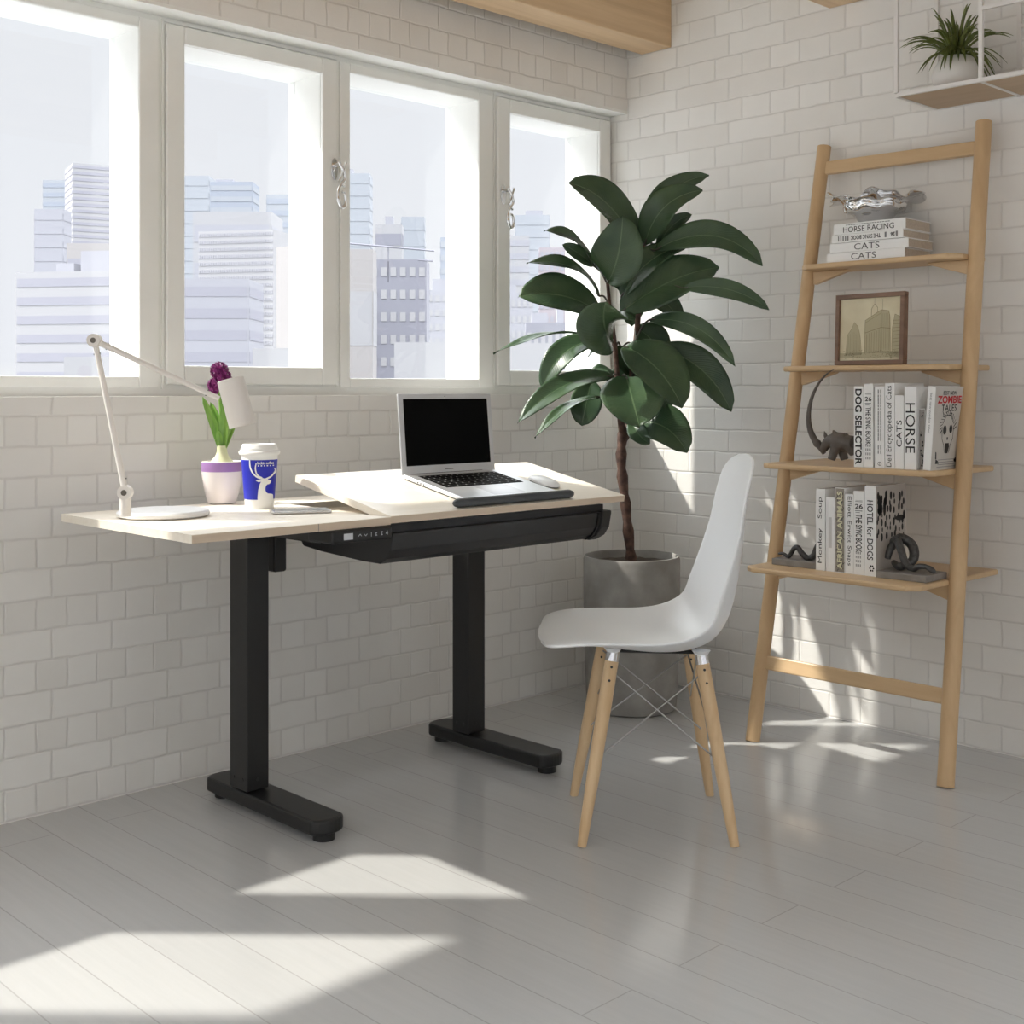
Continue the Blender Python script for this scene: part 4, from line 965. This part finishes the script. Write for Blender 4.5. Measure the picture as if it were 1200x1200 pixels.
m = MB(); hp = catmull([rp(330, 935), rp(285, 860), rp(235, 800), rp(185, 700), rp(163, 580), rp(170, 450), rp(205, 310), rp(270, 180), rp(340, 95), rp(395, 50), rp(435, 30)], 5)
n = len(hp); m.tube(hp, [max(.0012, .0135*(1-(i/(n-1))**.75)+.0006) if i > 8 else .006+.0075*i/8*.85 for i in range(n)], 14); m.build('horn', M_RHINO, rh)
m = MB()
for sx in (-.008, .008): MB().tube([rp(362, 800, RX+sx*.8), rp(345, 740, RX+sx), rp(333, 695, RX+sx*1.2)], [.006, .0055, .001], 10).build('ear', M_RHINO, rh)

# snake bookends
def sp_(a_, b_, x): return on(900+a_/5.714, 550+b_/5.714, 'x', x)
sb = thing('snake_bookend', 'dark coiled snake bookend on a slab at the right end of the bottom shelf', 'bookend', (-.35, -1.30, z4), 'snake bookends')
SM_ = MB().box(-.418, -.300, -1.250, -1.398, z4+.0004, z4+.019); SM_.build('base_slab', M_BASE, sb, bevel=.002)
zt = z4+.019
P = [V((-.345, -1.265, zt+.016)), V((-.375, -1.300, zt+.012)), V((-.350, -1.325, zt+.030)), V((-.335, -1.315, zt+.066)), V((-.345, -1.285, zt+.086)), V((-.365, -1.268, zt+.060)), V((-.378, -1.264, zt+.030))]
m = MB(); p_ = catmull(P, 7); n = len(p_); m.tube(p_, [.008+.0055*math.sin(math.pi*i/(n-1)) for i in range(n)], 14)
P = [V((-.350, -1.268, zt+.074)), V((-.370, -1.288, zt+.084)), V((-.385, -1.308, zt+.058)), V((-.388, -1.325, zt+.022)), V((-.385, -1.345, zt+.012)), V((-.390, -1.365, zt+.020)), V((-.398, -1.392, zt+.021)), V((-.404, -1.418, zt+.010))]
p_ = catmull(P, 7); n = len(p_); m.tube(p_, [.0125-.006*(i/(n-1)) if i < n-9 else [.0067, .0068, .0074, .0080, .0082, .0078, .0066, .005, .0015][i-(n-9)] for i in range(n)], 14, flat=.9)
m.build('snake_body', M_SNAKE, sb)
sb = thing('snake_bookend', 'dark wavy snake tail bookend on a slab at the left end of the bottom shelf', 'bookend', (-.34, -.99, z4), 'snake bookends')
MB().box(-.405, -.290, -.905, -1.057, z4+.0004, z4+.019).build('base_slab', M_BASE, sb, bevel=.002)
xs = -.375
P = [V((xs, -.908, zt+.010)), V((xs, -.925, zt+.012)), V((xs, -.943, zt+.005)), V((xs, -.953, zt+.016)), V((xs, -.962, zt+.030)), V((xs, -.975, zt+.034)), V((xs, -.990, zt+.018)), V((xs+.005, -1.006, zt+.006)), V((xs+.01, -1.022, zt+.014)), V((xs+.012, -1.034, zt+.040)), V((xs+.015, -1.046, zt+.056))]
p_ = catmull(P, 6); n = len(p_); m = MB().tube(p_, [.0025+.008*(i/(n-1))**.6 for i in range(n)], 14)
m.build('snake_body', M_SNAKE, sb)

# ================================================================== WALL CUBE SHELF + PLANT
Z0, XF, YA, YM, YE = 1.879, -.250, -1.212, -1.462, -1.99
ws = thing('wall_cube_shelf', 'white wire-frame wall shelf with a wooden bottom board high on the right wall', 'wall shelf', (-.12, -1.6, Z0))
m = MB(); t = .0055
for y in (YA, YM, YE):
    m.box(XF, XF+.011, y-.011, y, Z0+.0111, 2.4089)
    m.box(-.012, -.001, y-.011, y, Z0, 2.42)
    m.box(XF+.011, -.012, y-.011, y, Z0, Z0+.011); m.box(XF+.011, -.012, y-.011, y, 2.409, 2.42)
m.box(XF, XF+.011, YE, YA-.011, Z0, Z0+.011); m.box(-.012, -.001, YE, YA-.011, Z0, Z0+.011)
m.box(XF, XF+.011, YE, YA-.011, 2.409, 2.42); m.box(-.012, -.001, YE, YA-.011, 2.409, 2.42)
zs = 2.072; m.box(XF, XF+.011, YE, YM-.011, zs, zs+.011); m.box(-.012, -.001, YE, YM-.011, zs, zs+.011)
m.build('wire_frame', M_WMET, ws)
m = MB().box(XF+.012, -.013, YM, YA-.012, Z0+.001, Z0+.009); m.box(XF+.012, -.013, YE+.001, YM-.012, Z0+.001, Z0+.009); m.build('bottom_board', M_UNDER, ws)
AC = V((-.125, -1.338, Z0+.0095))
ap = thing('air_plant', 'spiky grass-like green plant in a round white pot on the wall cube shelf', 'potted plant', AC)
prof = catmull([(.0, .001, 0), (.035, 0, 0), (.054, .012, 0), (.066, .042, 0), (.063, .072, 0), (.046, .096, 0), (.036, .104, 0), (.032, .100, 0), (0, .096, 0)], 5)
MB().lathe(AC, [(p.x, p.y) for p in prof], 48).build('pot', M_WPOT, ap)
m = MB(); rnd = random.Random(21)
for k in range(96):
    q = rnd.uniform(0, 2*math.pi); ring_ = k/96
    out = V((math.cos(q), math.sin(q), 0)); 
    ln_ = rnd.uniform(.115, .17)*(1 if ring_ > .3 else .85)
    if ring_ < .4: r1, zc, ze = ln_*.35, ln_*.75, ln_*.85          # upright
    elif ring_ < .72: r1, zc, ze = ln_*.85, ln_*.55, ln_*.30
    else: r1, zc, ze = ln_*.72, ln_*.35, -.045+rnd.uniform(-.02, .02)
    b0 = AC+V((0, 0, .098))+out*rnd.uniform(.0, .022)
    if k == 0: out = RT*.2+FW*.02; r1 = .05; ze = .118; zc = .07
    tipp = b0+out*r1+V((0, 0, ze)); ctl = b0+out*r1*.45+V((0, 0, zc))
    if tipp.x > -.008: tipp.x = -.008-rnd.random()*.01
    if ctl.x > -.012: ctl.x = -.012
    fc = (out.cross(V((0, 0, 1))).cross((tipp-b0).normalized())).normalized() if out.length > 0 else V((0, 0, 1))
    m.grid(blade(b0, tipp, ctl, rnd.uniform(.008, .013), fc, .35, p=.5, q=.55), 2, 10)
m.build('leaves', M_GRASS, ap, solid=.0006)

# ================================================================== CITY OUTSIDE
M_CG = principled('city_ground', (.23, .23, .24), .9)
struct(MB().box(-900, 2200, 6, 2600, -62, -60).build('ground', M_CG))
tones = {k: principled('facade_'+k, c, .85) for k, c in {'white': (.29, .287, .30), 'lav': (.24, .238, .275), 'blue': (.24, .26, .305), 'pale': (.27, .27, .30), 'pink': (.27, .24, .262), 'cream': (.285, .27, .27), 'grey': (.20, .20, .235), 'far_haze': (.268, .282, .31)}.items()}  # pale, low-contrast tones: distance haze is put into the facade colours
def bld(px0, px1, pyt, D, tone, label, wins=None, yaw=0, dep=None, rows=10, cols=0, band='lav', base=-60, roofs=(), nm='office_building', fr=.45):
    a_ = ((px0+px1)/2-600)/FPX; wdt = (px1-px0)/FPX*D; top = EYE-(pyt-HY)/FPX*D
    dep = dep or wdt*.8
    if yaw: wdt = wdt/(math.cos(math.radians(abs(yaw)))+dep/wdt*math.sin(math.radians(abs(yaw)))); dep = min(dep, wdt)
    c = CAM+(FW+RT*a_)*D; c.z = base
    M = Matrix.Translation(c) @ Matrix.Rotation(math.atan2(FW.y, FW.x)-math.pi/2+math.radians(yaw), 4, 'Z')
    e = thing(nm, label, 'building', c, 'city buildings outside the windows')
    hh = top-base
    MB().box(-wdt/2, wdt/2, 0, dep, 0, hh, M=M).build('walls', tones[tone], e)
    rows = int(rows*1.7) if rows > 2 else rows; cols = int(cols*1.3)
    vis = min(hh, (top-(EYE-25/FPX*D)) + 8)      # the storeys above the window sill
    m = MB(); st = vis/rows
    for r in range(rows):
        z1 = hh-st*(r+.35); z0 = z1-st*fr
        if cols:
            cw = wdt/cols
            for k in range(cols): m.box(-wdt/2+cw*(k+.2), -wdt/2+cw*(k+.8), -.0004*D, 0, z0, z1, M=M)
            cd = dep/cols
            for k in range(cols): m.box(-wdt/2-.0004*D, -wdt/2, cd*(k+.2), cd*(k+.8), z0, z1, M=M)
        else:
            m.box(-wdt/2+wdt*.02, wdt/2-wdt*.02, -.0003*D, 0, z0, z1, M=M); m.box(-wdt/2-.0003*D, -wdt/2, dep*.02, dep*.98, z0, z1, M=M)
            m.box(wdt/2, wdt/2+.0003*D, dep*.02, dep*.98, z0, z1, M=M)
    m.build('window_rows', tones[band], e)
    if roofs:
        m = MB()
        for (x0, x1, h_) in roofs: m.box(-wdt/2+wdt*x0, -wdt/2+wdt*x1, dep*.2, dep*.7, hh, hh+h_/FPX*D, M=M)
        m.build('rooftop_block', tones['pale'], e)
    return e
bld(79, 150, 193, 330, 'white', 'tall round-edged striped tower in the leftmost window', yaw=28, rows=26, band='lav')
bld(50, 82, 211, 420, 'far_haze', 'slim hazy tower left of the striped tower', rows=16, band='blue')
bld(40, 74, 245, 300, 'pale', 'pale block behind the low white offices in the leftmost window', rows=10, band='pale')
bld(2, 150, 318, 95, 'white', 'long low white office with banded storeys at lower left', rows=8, band='lav', roofs=((.30, .48, 12), (.55, .9, 26)), yaw=-12)
bld(78, 150, 285, 190, 'cream', 'cream flat-roofed hall behind the banded offices', rows=3, band='lav')
bld(75, 140, 418, 60, 'white', 'small white rooftop hut at the bottom of the leftmost window', rows=2, band='grey')
bld(196, 245, 206, 600, 'far_haze', 'very faint hazy tower at the left of the second window', rows=12, band='far_haze')
bld(246, 296, 213, 420, 'blue', 'blue glass tower behind the grid-fronted block', rows=14, band='far_haze', roofs=((.1, .5, 4),))
bld(312, 372, 228, 480, 'far_haze', 'blue-grey hazy tower at the right of the second window', rows=12, band='blue')
bld(226, 318, 248, 330, 'white', 'white stepped block below the blue glass tower', rows=4, band='pale')
bld(190, 362, 270, 150, 'white', 'wide white block with a fine grid of windows in the second window', rows=20, cols=26, band='pale', yaw=-14, dep=60)
bld(186, 292, 327, 92, 'pale', 'low lavender offices with recessed bands below the grid-fronted block', rows=7, band='lav')
bld(310, 380, 288, 110, 'cream', 'plain cream windowless block lit by the sun in the second window', rows=1, band='cream', yaw=-30)
bld(296, 372, 408, 55, 'white', 'small white rooftop building at the bottom of the second window', rows=2, band='lav')
bld(392, 433, 203, 620, 'far_haze', 'tall stepped hazy tower at the left of the third window', rows=12, band='far_haze', roofs=((0, .5, 6),))
bld(440, 471, 263, 380, 'white', 'white office with dark sign bands in the third window', rows=5, band='grey', roofs=((.35, .65, 10),))
bld(470, 497, 254, 460, 'far_haze', 'pale blue tower behind the rooftop boom', rows=8, band='far_haze')
bld(516, 560, 278, 400, 'blue', 'bluish slab tower at the right of the third window', rows=9, band='far_haze')
bld(385, 437, 292, 125, 'cream', 'cream slab with rounded bays at the left of the third window', rows=2, band='white')
bld(433, 500, 304, 135, 'grey', 'grey tower block with tall bays and white window pairs in the third window', rows=6, cols=5, band='white', fr=.4)
bld(462, 562, 401, 70, 'white', 'plain white rooftop box at the bottom of the third window', rows=1, band='white')
bld(500, 560, 340, 260, 'pale', 'cluster of pale low blocks right of the grey tower', rows=7, cols=6, band='white', roofs=((.1, .4, 14), (.6, .8, 22)))
bld(604, 644, 252, 620, 'far_haze', 'hazy blue tower in the fourth window', rows=10, band='far_haze', roofs=((.3, .8, 6),))
bld(590, 620, 276, 420, 'white', 'white ribbed tower at the left of the fourth window', rows=9, band='pale')
bld(632, 668, 290, 340, 'pink', 'pinkish office tower in the fourth window', rows=9, cols=5, band='lav')
bld(585, 625, 345, 240, 'pale', 'pale mid-rise at the left of the fourth window', rows=6, cols=5, band='white', roofs=((.2, .5, 12),))
bld(616, 690, 378, 180, 'grey', 'grey low building with roof plant in the fourth window', rows=3, cols=7, band='white', roofs=((.1, .35, 12), (.5, .6, 20)))
bld(585, 700, 402, 90, 'white', 'wide low white roof at the bottom of the fourth window', rows=2, band='lav')
# rooftop boom seen through the third window
e = thing('rooftop_boom', 'long thin grey boom across the rooftops in the third window', 'crane', at(455, 330, 120), None)
m = MB(); m.tube([at(405, 285, 120), at(509, 294, 120)], .1, 6); m.tube([at(490, 305, 120), at(507, 306, 120)], .09, 6); m.tube([at(455, 288, 120), at(455, 306, 120), at(455, 330, 124)], .07, 6)
m.build('boom_arm', tones['grey'], e)

# ================================================================== CAMERA
cam = bpy.data.cameras.new('camera'); co = bpy.data.objects.new('camera', cam); COL.objects.link(co)
co.location = CAM; co.rotation_euler = FW.to_track_quat('-Z', 'Y').to_euler()
cam.sensor_width = 36; cam.lens = FPX/1200*36; cam.shift_x = 0; cam.shift_y = -(600-HY)/1200
cam.clip_end = 5000; cam.clip_start = .05
scn.camera = co
vs_ = scn.view_settings; vs_.view_transform = 'Standard'; vs_.look = 'None'; vs_.gamma = 1; vs_.exposure = 0.5; vs_.use_curve_mapping = False
scn.cycles.use_denoising = True
scn.cycles.max_bounces = 10; scn.cycles.diffuse_bounces = 6; scn.cycles.transparent_max_bounces = 16
scn.cycles.sample_clamp_indirect = 6
for o in list(scn.objects):
    if o.name.startswith('tmp_text'): bpy.data.objects.remove(o)
